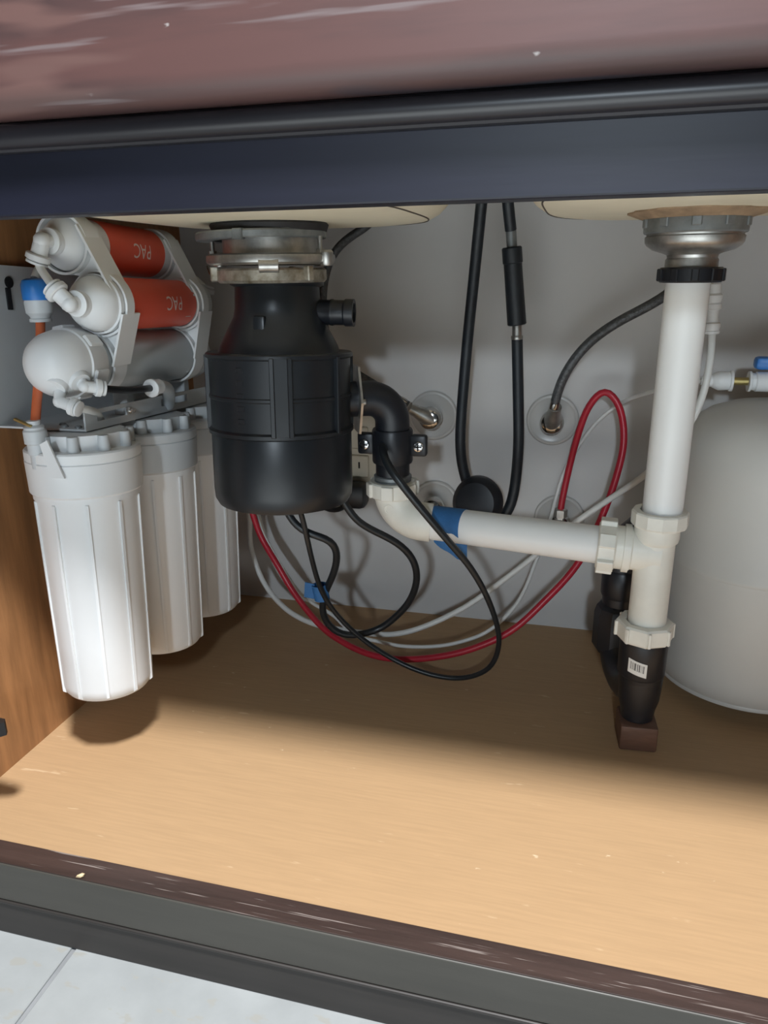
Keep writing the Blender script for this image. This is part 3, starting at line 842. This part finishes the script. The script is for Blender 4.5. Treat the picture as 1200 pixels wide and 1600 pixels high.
def outlet(x, z, label, hd=None, stop=False):
    o = thing('water_outlet', label, 'water outlet', (x, 0.953, z), 'water outlets on the back wall')
    b = B()
    lathe(b, solid([(0.0330, 0.0005), (0.0330, 0.0020), (0.0315, 0.0036), (0.0290, 0.0040), (0.0270, 0.0030), (0.0150, 0.0030)]), frame((x, 0.953, z), (0, -1, 0)), 48)
    obj('wall_flange', b, 'plate', o, 'pale round wall flange')
    b = B()
    lathe(b, solid([(0.0120, 0.002), (0.0120, 0.010), (0.0140, 0.011), (0.0148, 0.014), (0.0148, 0.024), (0.0125, 0.029), (0.0080, 0.0315)]), frame((x, 0.953, z), (0, -1, 0)), 32)
    obj('outlet_cap', b, 'chrome', o, 'chrome outlet cap')
    if hd is not None:
        d = V(hd).normalized()
        p = V((x, 0.930, z))
        b = B()
        lathe(b, solid([(0.0105, -0.006), (0.0112, 0.004), (0.0098, 0.014), (0.0078, 0.022), (0.0078, 0.032)]), frame(p, d), 24)
        obj('hose_end', b, 'steel', o, 'metal hose nut')
    if stop:
        b = B()
        lathe(b, solid([(0.0060, 0.0), (0.0060, 0.010), (0.0088, 0.011), (0.0088, 0.021), (0.0062, 0.0225)]), frame((x + 0.0015, 0.927, z), (0, 0, 1)), 6)
        box(b, (x - 0.016, 0.918, z - 0.005), (x + 0.010, 0.936, z + 0.005), 0.002)
        obj('tube_nut', b, 'steel', o, 'small metal tube nut', angle=25)
    return o


outlet(-0.1790, 0.2925, 'chrome outlet on the wall beside the black elbow, with braided hose end', (-0.032, -0.015, 0.020))
outlet(-0.0235, 0.2925, 'chrome outlet on the wall right of the two black hoses, hose rising from it', (0.004, -0.024, 0.028))
outlet(-0.1745, 0.1700, 'wall outlet half hidden behind the white arm left of the hose weight')
outlet(-0.0072, 0.1600, 'wall outlet above the white arm where the red tube ends', None, True)

# electric outlet behind the disposer
po = thing('power_outlet', 'ivory electric outlet on the wall between disposer and white elbow', 'electric outlet', (-0.2985, 0.953, 0.238))
b = B(); box(b, (-0.340, 0.9475, 0.180), (-0.257, 0.953, 0.296), 0.002); obj('cover_plate', b, 'outlet', po, smooth=False)
for z in (0.219, 0.259):
    b = B()
    box(b, (-0.315, 0.9455, z - 0.0155), (-0.268, 0.948, z + 0.0155), 0.002)
    obj('receptacle', b, 'outlet', po, smooth=False)
for z in (0.219, 0.259):
    for x in (-0.3000, -0.2815):
        b = B()
        box(b, (x - 0.0012, 0.9452, z - 0.003), (x + 0.0012, 0.9457, z + 0.006))
        obj('slot', b, 'gap', po, 'dark socket slot', smooth=False)
b = B()
box(b, (-0.305, 0.915, 0.164), (-0.267, 0.947, 0.200), 0.008)
tube(b, [(-0.29, 0.918, 0.172), (-0.305, 0.90, 0.165), (-0.33, 0.885, 0.185), (-0.34, 0.87, 0.22)], 0.0035)
tag(obj('power_plug', b, 'abs', None, origin=(-0.286, 0.93, 0.18)), 'black plug in the wall outlet beside the disposer can', 'plug')

# ------------------------------------------------------------------ pressure tank
KX, KY = 0.2150, 0.8500
tk = thing('pressure_tank', 'off-white round pressure tank standing right of the drain pipe', 'water tank', (KX, KY, 0))
km = M.Translation((KX, KY, 0))
b = B(); lathe(b, solid([(0.0590, 0.0), (0.0610, 0.0020), (0.0610, 0.0200), (0.0590, 0.0230)]), km, 48); obj('base_stand', b, 'abs', tk, 'dark base under the shell')
b = B()
pr = [(0.0600, 0.0215), (0.0945, 0.0205), (0.0962, 0.0212), (0.0966, 0.0235), (0.0958, 0.0255), (0.0985, 0.0310), (0.0998, 0.0400), (0.1000, 0.0500), (0.1000, 0.1640)]
lathe(b, solid(pr), km, 72)
obj('tank_shell', b, 'tank', tk)
b = B()
pr = [(0.1000, 0.1640), (0.1005, 0.1650), (0.1005, 0.1685), (0.1000, 0.1695), (0.1000, 0.2700), (0.0985, 0.2860), (0.0940, 0.3020), (0.0850, 0.3170), (0.0700, 0.3290), (0.0500, 0.3365), (0.0300, 0.3400), (0.0140, 0.3410)]
lathe(b, solid(pr), km, 72)
obj('tank_top', b, 'tank', tk, 'domed upper shell')
b = B(); lathe(b, solid([(0.0130, 0.3400), (0.0130, 0.3480), (0.0090, 0.3490), (0.0090, 0.3700), (0.0070, 0.3720)]), km, 24); obj('tank_neck', b, 'steel', tk)
vdir = V((-1, 0.0, 0)).normalized()
v0 = V((KX, KY, 0.3605))
b = B()
lathe(b, solid([(0.0090, 0.0), (0.0090, 0.0150), (0.0105, 0.0160), (0.0105, 0.0290), (0.0090, 0.0300), (0.0090, 0.0335), (0.0108, 0.0343), (0.0108, 0.0365)]), frame(v0, vdir), 24)
vb = obj('shutoff_valve', b, 'filter', tk, 'white shutoff valve')
b = B(); lathe(b, solid([(0.0042, 0.0360), (0.0042, 0.0540)]), frame(v0, vdir), 16); obj('valve_stem', b, 'brass', vb, 'brass coloured stem')
b = B()
lathe(b, solid([(0.0108, 0.0520), (0.0108, 0.0545), (0.0094, 0.0550), (0.0102, 0.0650), (0.0076, 0.0710), (0.0066, 0.0720), (0.0066, 0.0770), (0.0046, 0.0790), (0.0046, 0.0830)]), frame(v0, vdir), 24)
obj('tube_fitting', b, 'filter', tk, 'white push fitting')
b = B(); box(b, (KX - 0.033, KY - 0.010, 0.3735), (KX + 0.018, KY + 0.008, 0.3865), 0.004)
box(b, (KX - 0.006, KY - 0.006, 0.3690), (KX + 0.006, KY + 0.006, 0.3745), 0.001)
obj('valve_handle', b, 'blue', tk, 'blue valve handle')

# ------------------------------------------------------------------ water filter system on the left side
wf = thing('water_filter_system', 'white under-sink water filter unit with three housings on the left cabinet side', 'water filter', (-0.433, 0.57, 0.344))
BM = M.Translation((-0.4300, 0.571, 0.3410)) @ M.Rotation(R(-2.8), 4, 'X')


def plate_with_slots(bm, w, h, slots, mx, t=0.0018):
    """Sheet in local (x, y) with rectangular holes, thickness along z."""
    xs = sorted({0, w} | {s[0] for s in slots} | {s[2] for s in slots})
    ys = sorted({0, h} | {s[1] for s in slots} | {s[3] for s in slots})
    def hole(x, y):
        return any(s[0] < x < s[2] and s[1] < y < s[3] for s in slots)
    vt = {}
    def gv(i, j, k):
        key = (i, j, k)
        if key not in vt:
            vt[key] = bm.verts.new(mx @ V((xs[i], ys[j], k * t)))
        return vt[key]
    keep = {(i, j) for i in range(len(xs) - 1) for j in range(len(ys) - 1) if not hole((xs[i] + xs[i + 1]) / 2, (ys[j] + ys[j + 1]) / 2)}
    for i, j in keep:
        for k in (0, 1):
            bm.faces.new((gv(i, j, k), gv(i + 1, j, k), gv(i + 1, j + 1, k), gv(i, j + 1, k)))
        for (di, dj), (a, c) in {(-1, 0): ((0, 0), (0, 1)), (1, 0): ((1, 0), (1, 1)), (0, -1): ((0, 0), (1, 0)), (0, 1): ((0, 1), (1, 1))}.items():
            if (i + di, j + dj) not in keep:
                bm.faces.new((gv(i + a[0], j + a[1], 0), gv(i + c[0], j + c[1], 0), gv(i + c[0], j + c[1], 1), gv(i + a[0], j + a[1], 1)))


BL = 0.33
b = B()
# shelf
box(b, (-0.0960, 0.0, -0.0018), (0.0, BL, 0.0), 0, BM)
# slotted lip: local x along the lip, local y up
LM = BM @ M(((0, 0, 1, -0.0018), (1, 0, 0, 0), (0, 1, 0, 0), (0, 0, 0, 1)))
plate_with_slots(b, BL, 0.0165, [(0.018, 0.0050, 0.066, 0.0125), (0.130, 0.0050, 0.188, 0.0125), (0.24, 0.0050, 0.29, 0.0125)], LM)
# upright back plate
UM = BM @ M(((0, 0, 1, -0.0960), (1, 0, 0, 0), (0, 1, 0, -0.0018), (0, 0, 0, 1)))
plate_with_slots(b, BL, 0.1480, [], UM)
brk = obj('bracket', b, 'bracket', wf, 'white folded steel bracket', smooth=False)
b = B()
lathe(b, solid([(0.0052, 0.0), (0.0052, 0.0012)]), frame(BM @ V((-0.0941, 0.036, 0.131)), (1, 0, 0)), 20)
box(b, (-0.0942, 0.030, 0.106), (-0.0929, 0.037, 0.126), 0.0005, BM, 1)
obj('keyhole', b, 'gap', brk, 'dark keyhole slot')
b = B()
lathe(b, solid([(0.0042, 0.0), (0.0045, 0.001), (0.0040, 0.003)]), frame(BM @ V((0.0002, 0.068, 0.0090)), (1, 0, 0)), 6)
lathe(b, solid([(0.0020, 0.003), (0.0020, 0.007)]), frame(BM @ V((0.0002, 0.068, 0.0090)), (1, 0, 0)), 12)
obj('bolt', b, 'screw', brk)
for p in ((-0.030, 0.010), (-0.014, 0.008), (-0.040, 0.020), (-0.018, 0.028)):
    b = B(); lathe(b, solid([(0.0034, 0.0), (0.0034, 0.0010), (0.0022, 0.0022)]), BM @ M.Translation((p[0], p[1], 0.0)), 14); obj('shelf_screw', b, 'zinc', brk)

# three hanging housings: head + bowl with ribs
PITCH = M.Rotation(R(-2.8), 4, 'X')
heads = []
for i, (hx, hy, hz) in enumerate(((-0.4470, 0.586, -0.0050), (-0.4450, 0.692, -0.0102), (-0.4470, 0.797, -0.0154))):
    hm_ = M.Translation((hx, hy, 0.33 + hz)) @ PITCH @ M.Translation((0, 0, -0.33))
    b = B()
    lathe(b, solid([(0.0400, 0.3420), (0.0400, 0.3285), (0.0508, 0.3280), (0.0520, 0.3265), (0.0520, 0.3190), (0.0513, 0.3180), (0.0522, 0.3170), (0.0510, 0.2880), (0.0495, 0.2862), (0.0470, 0.2850)]), hm_, 56)
    hd = obj('filter_cap', b, 'filtergrey' if i else 'filter', wf, 'white threaded cap ring')
    for k in range(10):
        a = 2 * PI * k / 10 + 0.13
        b = B()
        lathe(b, solid([(0.0055, 0.3280), (0.0048, 0.3420)]), hm_ @ M.Rotation(a, 4, 'Z') @ M.Translation((0.0425, 0, 0)), 12)
        obj('head_post', b, 'filtergrey', hd)
    b = B()
    lathe(b, solid([(0.0485, 0.2870), (0.0484, 0.2810), (0.0470, 0.2785), (0.0440, 0.0900), (0.0428, 0.0830), (0.0395, 0.0785), (0.0330, 0.0765)]), hm_, 64)
    bw = obj('filter_bowl', b, 'filter', wf, 'long white filter housing')
    for k in range(10):
        a0 = 2 * PI * k / 10 + 0.28
        b = B()
        wd = 0.0013
        mx = hm_ @ M.Rotation(a0, 4, 'Z')
        vs = [(0.0460, -wd, 0.280), (0.0460, wd, 0.280), (0.0490, wd, 0.280), (0.0490, -wd, 0.280), (0.0420, -wd, 0.081), (0.0420, wd, 0.081), (0.0452, wd, 0.0835), (0.0452, -wd, 0.0835)]
        vv = [b.verts.new(mx @ V(v)) for v in vs]
        for q in ((0, 1, 2, 3), (4, 5, 6, 7), (0, 1, 5, 4), (2, 3, 7, 6), (1, 2, 6, 5), (0, 3, 7, 4)):
            b.faces.new([vv[t] for t in q])
        obj('rib', b, 'filter', bw, smooth=False)
    heads.append(hm_)
# grey connector standing on the first cap, with its wing plate
b = B(); mx = M.Translation((-0.4612, 0.5420, 0.3290))
lathe(b, solid([(0.0070, -0.018), (0.0070, -0.006), (0.0082, -0.005), (0.0082, 0.004), (0.0100, 0.005), (0.0100, 0.016), (0.0088, 0.0175), (0.0088, 0.0195), (0.0060, 0.0215), (0.0060, 0.0250)]), mx, 24)
obj('stem_fitting', b, 'filtergrey', wf, 'grey push fitting on the first cap')
b = B(); prism(b, [(0, 0), (0.006, -0.030), (0.020, -0.030), (0.008, 0.004)], -0.001, 0.001, frame((-0.4500, 0.5330, 0.3350), (0, -1, 0), (0, 0, 1)))
obj('wing_plate', b, 'filter', wf, smooth=False)
b = B(); box(b, (-0.0120, -0.0016, -0.0012), (0.0060, 0.0016, 0.0012), 0.0005, M.Translation((-0.4640, 0.5360, 0.3520)) @ M.Rotation(R(20), 4, 'Y'), 1)
obj('lock_clip', b, 'brass', wf, 'yellowish lock clip')

# horizontal canisters
cans = {}


def canister(nm, p0, p1, r, mtl, capl, capr, near_prof, label):
    """Cylinder from p0 (near end) to p1 with a turned near cap and far cap; returns its frame and length."""
    d = V(p1) - V(p0)
    mx = frame(p0, d)
    L = d.length
    b = B(); lathe(b, solid([(r, 0.0), (r, L)]), mx, 48)
    body = obj(nm, b, mtl, wf, label)
    b = B(); lathe(b, near_prof, mx, 48)
    obj('end_cap', b, 'filter', body, 'white domed end cap')
    b = B(); lathe(b, solid([(r + 0.0004, L), (r + 0.0004, L + 0.012), (r * 0.7, L + 0.020), (0.009, L + 0.024), (0.009, L + 0.032)]), mx, 40)
    obj('end_cap', b, 'filtergrey', body)
    return mx, L, body


def inline_profile(r):
    return solid([(0.0105, -0.0370), (0.0112, -0.0360), (0.0112, -0.0300), (0.0130, -0.0285), (r * 0.80, -0.0240), (r * 0.97, -0.0170), (r + 0.0008, -0.0120), (r + 0.0008, 0.0010)])


RC = 0.0240
# upper inline filter (axis falls slightly to the back)
mxT, LT, bT = canister('inline_filter', (-0.4590, 0.632, 0.5025), (-0.4590, 0.768, 0.4960), RC, 'filter', 0, 0, inline_profile(RC), 'upper inline filter with red label')
mxM, LM_, bM = canister('inline_filter', (-0.4315, 0.620, 0.4500), (-0.4325, 0.783, 0.4440), RC, 'filter', 0, 0, inline_profile(RC), 'lower inline filter with red label')
RM = 0.0285
mxB, LB, bB = canister('membrane_housing', (-0.4525, 0.608, 0.3975), (-0.4480, 0.790, 0.3868), RM, 'membrane', 0, 0,
                       solid([(0.0040, -0.0605), (0.0110, -0.0590), (0.0180, -0.0555), (0.0240, -0.0490), (0.0280, -0.0410), (0.0300, -0.0320), (0.0303, -0.0250), (0.0318, -0.0240), (0.0318, -0.0030), (0.0300, 0.0)]), 'thick grey membrane housing')
for a in range(0, 360, 60):
    b = B()
    box(b, (0.0305, -0.006, -0.022), (0.0340, 0.006, -0.004), 0.001, mxB @ M.Rotation(R(a + 20), 4, 'Z'), 1)
    obj('cap_lug', b, 'filter', bB)

# red labels with the lettering, lying on the canisters
def label_on(mx, r, z0, z1, body, tang, tz, dash):
    b = B()
    lathe(b, [(r, z0), (r + 0.00035, z0), (r + 0.00035, z1), (r, z1)], mx, 56)
    lb = obj('label', b, 'redlabel', body, 'orange-red label printed PAC')
    cu = bpy.data.curves.new('lettering', 'FONT')
    cu.body = 'PAC'
    cu.size = 0.0185
    cu.align_x = 'CENTER'
    cu.align_y = 'CENTER'
    to = bpy.data.objects.new('lettering', cu)
    COL.objects.link(to)
    bpy.context.view_layer.update()
    dg = bpy.context.evaluated_depsgraph_get()
    me = bpy.data.meshes.new_from_object(to.evaluated_get(dg))
    b = B()
    b.from_mesh(me)
    bpy.data.objects.remove(to, do_unlink=True)
    bmesh.ops.subdivide_edges(b, edges=list(b.edges), cuts=1)
    q = r + 0.0006
    for v in b.verts:
        # upside-down print: letters run towards the near end, tops point down
        z = tz - v.co.x * 0.92
        a = tang + SG * v.co.y * 1.06 / r
        v.co = mx @ V((q * math.cos(a), q * math.sin(a), z))
    obj('lettering', b, 'print', body, 'pale upside-down PAC lettering', smooth=False)
    for (zz, ln, da) in dash:
        b = B()
        a = tang + SG * da
        vs = [mx @ V((q * math.cos(a + s * 0.018), q * math.sin(a + s * 0.018), zz + t * ln / 2)) for s, t in ((-1, -1), (-1, 1), (1, 1), (1, -1))]
        b.faces.new([b.verts.new(v) for v in vs])
        obj('print_mark', b, 'print', body, smooth=False)


def facing(mx, d):
    return ang(mx, d)


# letter tops point downwards: sign of the angle step that goes down on the camera side
tM = facing(mxM, (1, -0.35, 0.05))
tMd = unw(facing(mxM, (0.7, 0, -0.7)), tM)
SG = 1 if tMd > tM else -1
label_on(mxM, RC + 0.0002, 0.0080, 0.1380, bM, tM, 0.0910, [(0.124, 0.011, 0.62)])
tT = facing(mxT, (1, -0.35, 0.0))
label_on(mxT, RC + 0.0002, 0.0180, 0.1160, bT, tT, 0.0730, [])

# clips: bands round neighbours joined by webs
def clip(y, w, first_pair, second_pair):
    def centre(mx, L, y):
        p = mx @ V((0, 0, 0)); q = mx @ V((0, 0, L))
        t = (y - p.y) / (q.y - p.y)
        return p + (q - p) * t
    return


def cpos(mx, L, y):
    p = mx.translation; q = mx @ V((0, 0, L))
    return p + (q - p) * ((y - p.y) / (q.y - p.y))


def band(bm, c, r, y0, y1, t=0.0022, e=0.0008):
    mx = frame((c.x, y0, c.z), (0, 1, 0))
    lathe(bm, [(r + e, 0), (r + t + e, 0), (r + t + e, y1 - y0), (r + e, y1 - y0), (r + e, 0)], mx, 44)


def web(bm, a, ra, c, rc, y0, y1):
    """Web on the room side between two canister cross-sections (x right, z up)."""
    poly = [(a.x + ra * 0.95, a.z + ra * 0.30), (a.x + ra * 0.55, a.z - ra * 0.95), (a.x - ra * 0.5, a.z - ra * 1.0),
            (c.x - rc * 0.5, c.z + rc * 1.0), (c.x + rc * 0.55, c.z + rc * 0.95), (c.x + rc * 1.02, c.z + rc * 0.25)]
    va = [bm.verts.new((x, y0, z)) for x, z in poly]
    vb = [bm.verts.new((x, y1, z)) for x, z in poly]
    bm.faces.new(va); bm.faces.new(vb[::-1])
    for i in range(len(poly)):
        j = (i + 1) % len(poly)
        bm.faces.new((va[i], vb[i], vb[j], va[j]))


def flange(bm, a, ra, c, rc, y0, y1):
    """Wide outer strap tangent to both canisters on the room side."""
    p = V((a.x + ra * 0.80, 0, a.z + ra * 0.62)); q = V((c.x + rc * 0.90, 0, c.z + rc * 0.30))
    n = V((q.z - p.z, 0, -(q.x - p.x))).normalized()
    if n.x < 0: n = -n
    pts = [p, q, q + n * 0.0022, p + n * 0.0022]
    va = [bm.verts.new((v.x, y0, v.z)) for v in pts]
    vb = [bm.verts.new((v.x, y1, v.z)) for v in pts]
    bm.faces.new(va); bm.faces.new(vb[::-1])
    for i in range(4):
        j = (i + 1) % 4
        bm.faces.new((va[i], vb[i], vb[j], va[j]))


for y in (0.621, 0.769):
    y0, y1 = y - 0.010, y + 0.010
    cT, cM, cB = cpos(mxT, LT, y), cpos(mxM, LM_, y), cpos(mxB, LB, y)
    b = B()
    band(b, cT, RC, y0, y1); band(b, cM, RC, y0, y1)
    web(b, cT, RC, cM, RC, y0 + 0.007, y0 + 0.010)
    flange(b, cT, RC, cM, RC, y0 - 0.004, y1 + 0.004)
    obj('pair_clip', b, 'filter', wf, 'white clip joining the two inline filters', angle=30)
    b = B()
    y0 += 0.003; y1 += 0.003
    band(b, cM, RC + 0.003, y0 + 0.002, y1 - 0.006); band(b, cB, RM, y0, y1)
    web(b, cM, RC, cB, RM, y0 + 0.007, y0 + 0.010)
    p = V((cM.x + RC * 1.10, 0, cM.z - RC * 0.35)); q = V((cB.x + RM * 1.06, 0, cB.z - RM * 0.1))
    n = V((q.z - p.z, 0, -(q.x - p.x))).normalized()
    if n.x < 0: n = -n
    pts = [p, q, q + n * 0.0022, p + n * 0.0022]
    va = [b.verts.new((v.x, y0 - 0.004, v.z)) for v in pts]
    vb = [b.verts.new((v.x, y1 + 0.004, v.z)) for v in pts]
    b.faces.new(va); b.faces.new(vb[::-1])
    for i in range(4):
        j = (i + 1) % 4
        b.faces.new((va[i], vb[i], vb[j], va[j]))
    obj('pair_clip', b, 'filter', wf, 'white clip joining lower inline filter and membrane housing', angle=30)
# membrane feet standing on the shelf
b = B()
for y in (0.67, 0.78):
    b = B()
    c = cpos(mxB, LB, y)
    zf = (BM @ V((-0.01, y - 0.571, 0))).z
    box(b, (c.x - 0.012, y - 0.006, zf), (c.x + 0.006, y + 0.006, c.z - RM + 0.004), 0.001, None, 1)
    obj('clip_foot', b, 'filtergrey', wf)

# push fittings and jumper tubes
def elbow_fitting(p, d1, d2, r=0.0072, l1=0.010, l2=0.014, name='elbow_fitting', m='filter', parent=None):
    b = B()
    p = V(p); d1 = V(d1).normalized(); d2 = V(d2).normalized()
    tube(b, [p - d1 * l1, p] + [p + d2 * l2], r * 0.82, 20, smooth=False)
    bmesh.ops.create_icosphere(b, subdivisions=2, radius=r * 0.86, matrix=M.Translation(p))
    lathe(b, solid([(r * 1.05, 0), (r * 1.2, 0.001), (r * 1.2, 0.005), (r * 1.0, 0.006)]), frame(p + d2 * (l2 - 0.004), d2), 24)
    lathe(b, solid([(r * 0.8, 0), (r * 1.05, 0.0008), (r * 1.05, 0.0026), (r * 0.75, 0.0032)]), frame(p + d2 * (l2 + 0.0022), d2), 24)
    lathe(b, solid([(r * 1.25, 0), (r * 1.3, 0.001), (r * 1.3, 0.004), (r * 1.1, 0.005)]), frame(p - d1 * (l1 + 0.002), d1), 24)
    return obj(name, b, m, parent or wf, 'white push-fit elbow' if m == 'filter' else None)


nT = mxT @ V((0, 0, -0.046)); nM = mxM @ V((0, 0, -0.046))
dT = (V((-0.4040, 0.535, 0.4480)) - V((-0.432, 0.53, 0.500)))
elbow_fitting(nT, (0, -1, 0), (-0.35, -0.10, -0.9), 0.0088, 0.010, 0.016)
elbow_fitting(nM, (0, -1, 0), (-0.62, -0.05, 0.62), 0.0088, 0.010, 0.016)
b = B()
pA = nT + V((-0.35, -0.10, -0.9)).normalized() * 0.016
pB = nM + V((-0.62, -0.05, 0.62)).normalized() * 0.016
tube(b, [pA, pA + V((-0.001, -0.001, -0.006)), (pA + pB) / 2 + V((-0.002, 0, 0)), pB + V((-0.003, 0, 0.005)), pB], 0.0036, 14)
obj('jumper_tube', b, 'whitetube', wf, 'short white tube between the inline filters')
# check valve with blue collar, orange tube below it
b = B(); cvm = M.Translation((-0.4840, 0.600, 0))
lathe(b, solid([(0.0098, 0.4350), (0.0098, 0.4375), (0.0085, 0.4385), (0.0090, 0.4400), (0.0118, 0.4430), (0.0122, 0.4520), (0.0110, 0.4560)]), cvm, 28)
cv = obj('check_valve', b, 'filtergrey', wf, 'grey valve body with collar')
b = B(); lathe(b, solid([(0.0124, 0.4545), (0.0128, 0.4560), (0.0128, 0.4680), (0.0110, 0.4720), (0.0070, 0.4735)]), cvm, 28); obj('collar', b, 'blue', cv, 'blue collar')
b = B(); tube(b, [(-0.4840, 0.600, 0.4730), (-0.486, 0.608, 0.482), (-0.494, 0.633, 0.488), (-0.497, 0.66, 0.486)], 0.0036); obj('tube', b, 'whitetube', cv)
b = B(); tube(b, [(-0.4838, 0.599, 0.4360), (-0.4760, 0.582, 0.4050), (-0.4675, 0.560, 0.3735), (-0.4612, 0.5420, 0.3450)], 0.0042, 16); obj('orange_tube', b, 'orange', wf, 'orange tube dropping to the first cap')
# membrane cap fittings
f1 = mxB @ V((0, 0, -0.050)) + V((0.008, 0, -0.010))
elbow_fitting((-0.4240, 0.5690, 0.3810), (0.70, -0.35, -0.55), (0.62, 0.75, -0.20), 0.0066, 0.011, 0.013)
b = B(); tube(b, [(-0.4155, 0.5795, 0.3782), (-0.4125, 0.600, 0.3735), (-0.4120, 0.630, 0.3690), (-0.4125, 0.657, 0.3668)], 0.0034); obj('jumper_tube', b, 'blacktube', wf, 'short black tube from the membrane cap')
b = B()
lathe(b, solid([(0.0075, -0.010), (0.0075, 0.0), (0.0092, 0.001), (0.0092, 0.004), (0.0070, 0.0055), (0.0055, 0.0055)]), frame((-0.4125, 0.6610, 0.3665), (-0.05, -1, 0.0)), 24)
obj('stem_fitting', b, 'filter', wf, 'white push fitting behind the lip')
b = B(); tube(b, [(-0.4125, 0.667, 0.3665), (-0.4145, 0.690, 0.364), (-0.424, 0.710, 0.352), (-0.432, 0.718, 0.338)], 0.0065, 16); obj('bent_stem', b, 'filtergrey', wf)
elbow_fitting((-0.4420, 0.5560, 0.3690), (0.25, -0.55, -0.80), (0.88, 0.05, -0.30), 0.0068, 0.013, 0.015)
b = B()
for p, d in (((-0.4450, 0.5620, 0.3870), (0.05, -0.75, -0.65)), ((-0.4340, 0.5720, 0.3890), (0.75, -0.30, -0.55))):
    lathe(b, solid([(0.0110, -0.004), (0.0105, 0.006), (0.0090, 0.0085)]), frame(p, d), 24)
    obj('port_boss', b, 'filter', bB); b = B()
b.free()
b = B(); tube(b, [(-0.4275, 0.5570, 0.3640), (-0.4240, 0.566, 0.3610), (-0.4330, 0.592, 0.3540), (-0.4360, 0.606, 0.3470), (-0.4420, 0.612, 0.3360)], 0.0035); obj('jumper_tube', b, 'whitetube', wf)
# far elbows, seen behind the rear clip
eT = mxT @ V((0, 0, LT + 0.036)); eM = mxM @ V((0, 0, LM_ + 0.036))
elbow_fitting(eT, (0, 1, 0), (0.45, 0.25, -0.85), 0.0088, 0.010, 0.016, m='filtergrey')
elbow_fitting(eM, (0, 1, 0), (0.25, 0.10, 0.90), 0.0088, 0.010, 0.016, m='filtergrey')
b = B(); tube(b, [eT + V((0.008, 0.004, -0.015)), (eT + eM) / 2 + V((0.014, 0.004, 0)), eM + V((0.004, 0.002, 0.016))], 0.0036); obj('jumper_tube', b, 'whitetube', wf)

# ------------------------------------------------------------------ small things
hg = thing('door_hinge', 'dark metal hinge arm at the left edge of the cabinet opening', 'hinge', (-0.505, 0.44, 0.10))
b = B()
prism(b, [(-0.527, 0.425), (-0.490, 0.432), (-0.464, 0.440), (-0.459, 0.4455), (-0.462, 0.450), (-0.490, 0.452), (-0.527, 0.455)], 0.0950, 0.1080)
obj('hinge_arm', b, 'hinge', hg, smooth=False)
b = B(); box(b, (-0.529, 0.424, 0.085), (-0.5255, 0.458, 0.118), 0.001); obj('mounting_plate', b, 'hinge', hg)
for k, (x, y, z, s, lab) in enumerate(((-0.3690, 0.4030, 0.0009, 0.0040, 'pale crumb of wood on the dark front rail, left side'),)):
    b = B()
    bmesh.ops.create_icosphere(b, subdivisions=1, radius=s, matrix=M.Translation((x, y, z + s * 0.45)) @ M.Rotation(0.6, 4, 'Z') @ M.Diagonal((1.0, 0.55, 0.5, 1)))
    for v in b.verts:
        v.co += V((random.uniform(-1, 1), random.uniform(-1, 1), random.uniform(-0.3, 0.3))) * s * 0.2
    tag(obj('wood_chip', b, 'chip', None, origin=(x, y, z), smooth=False), lab, 'wood chip')
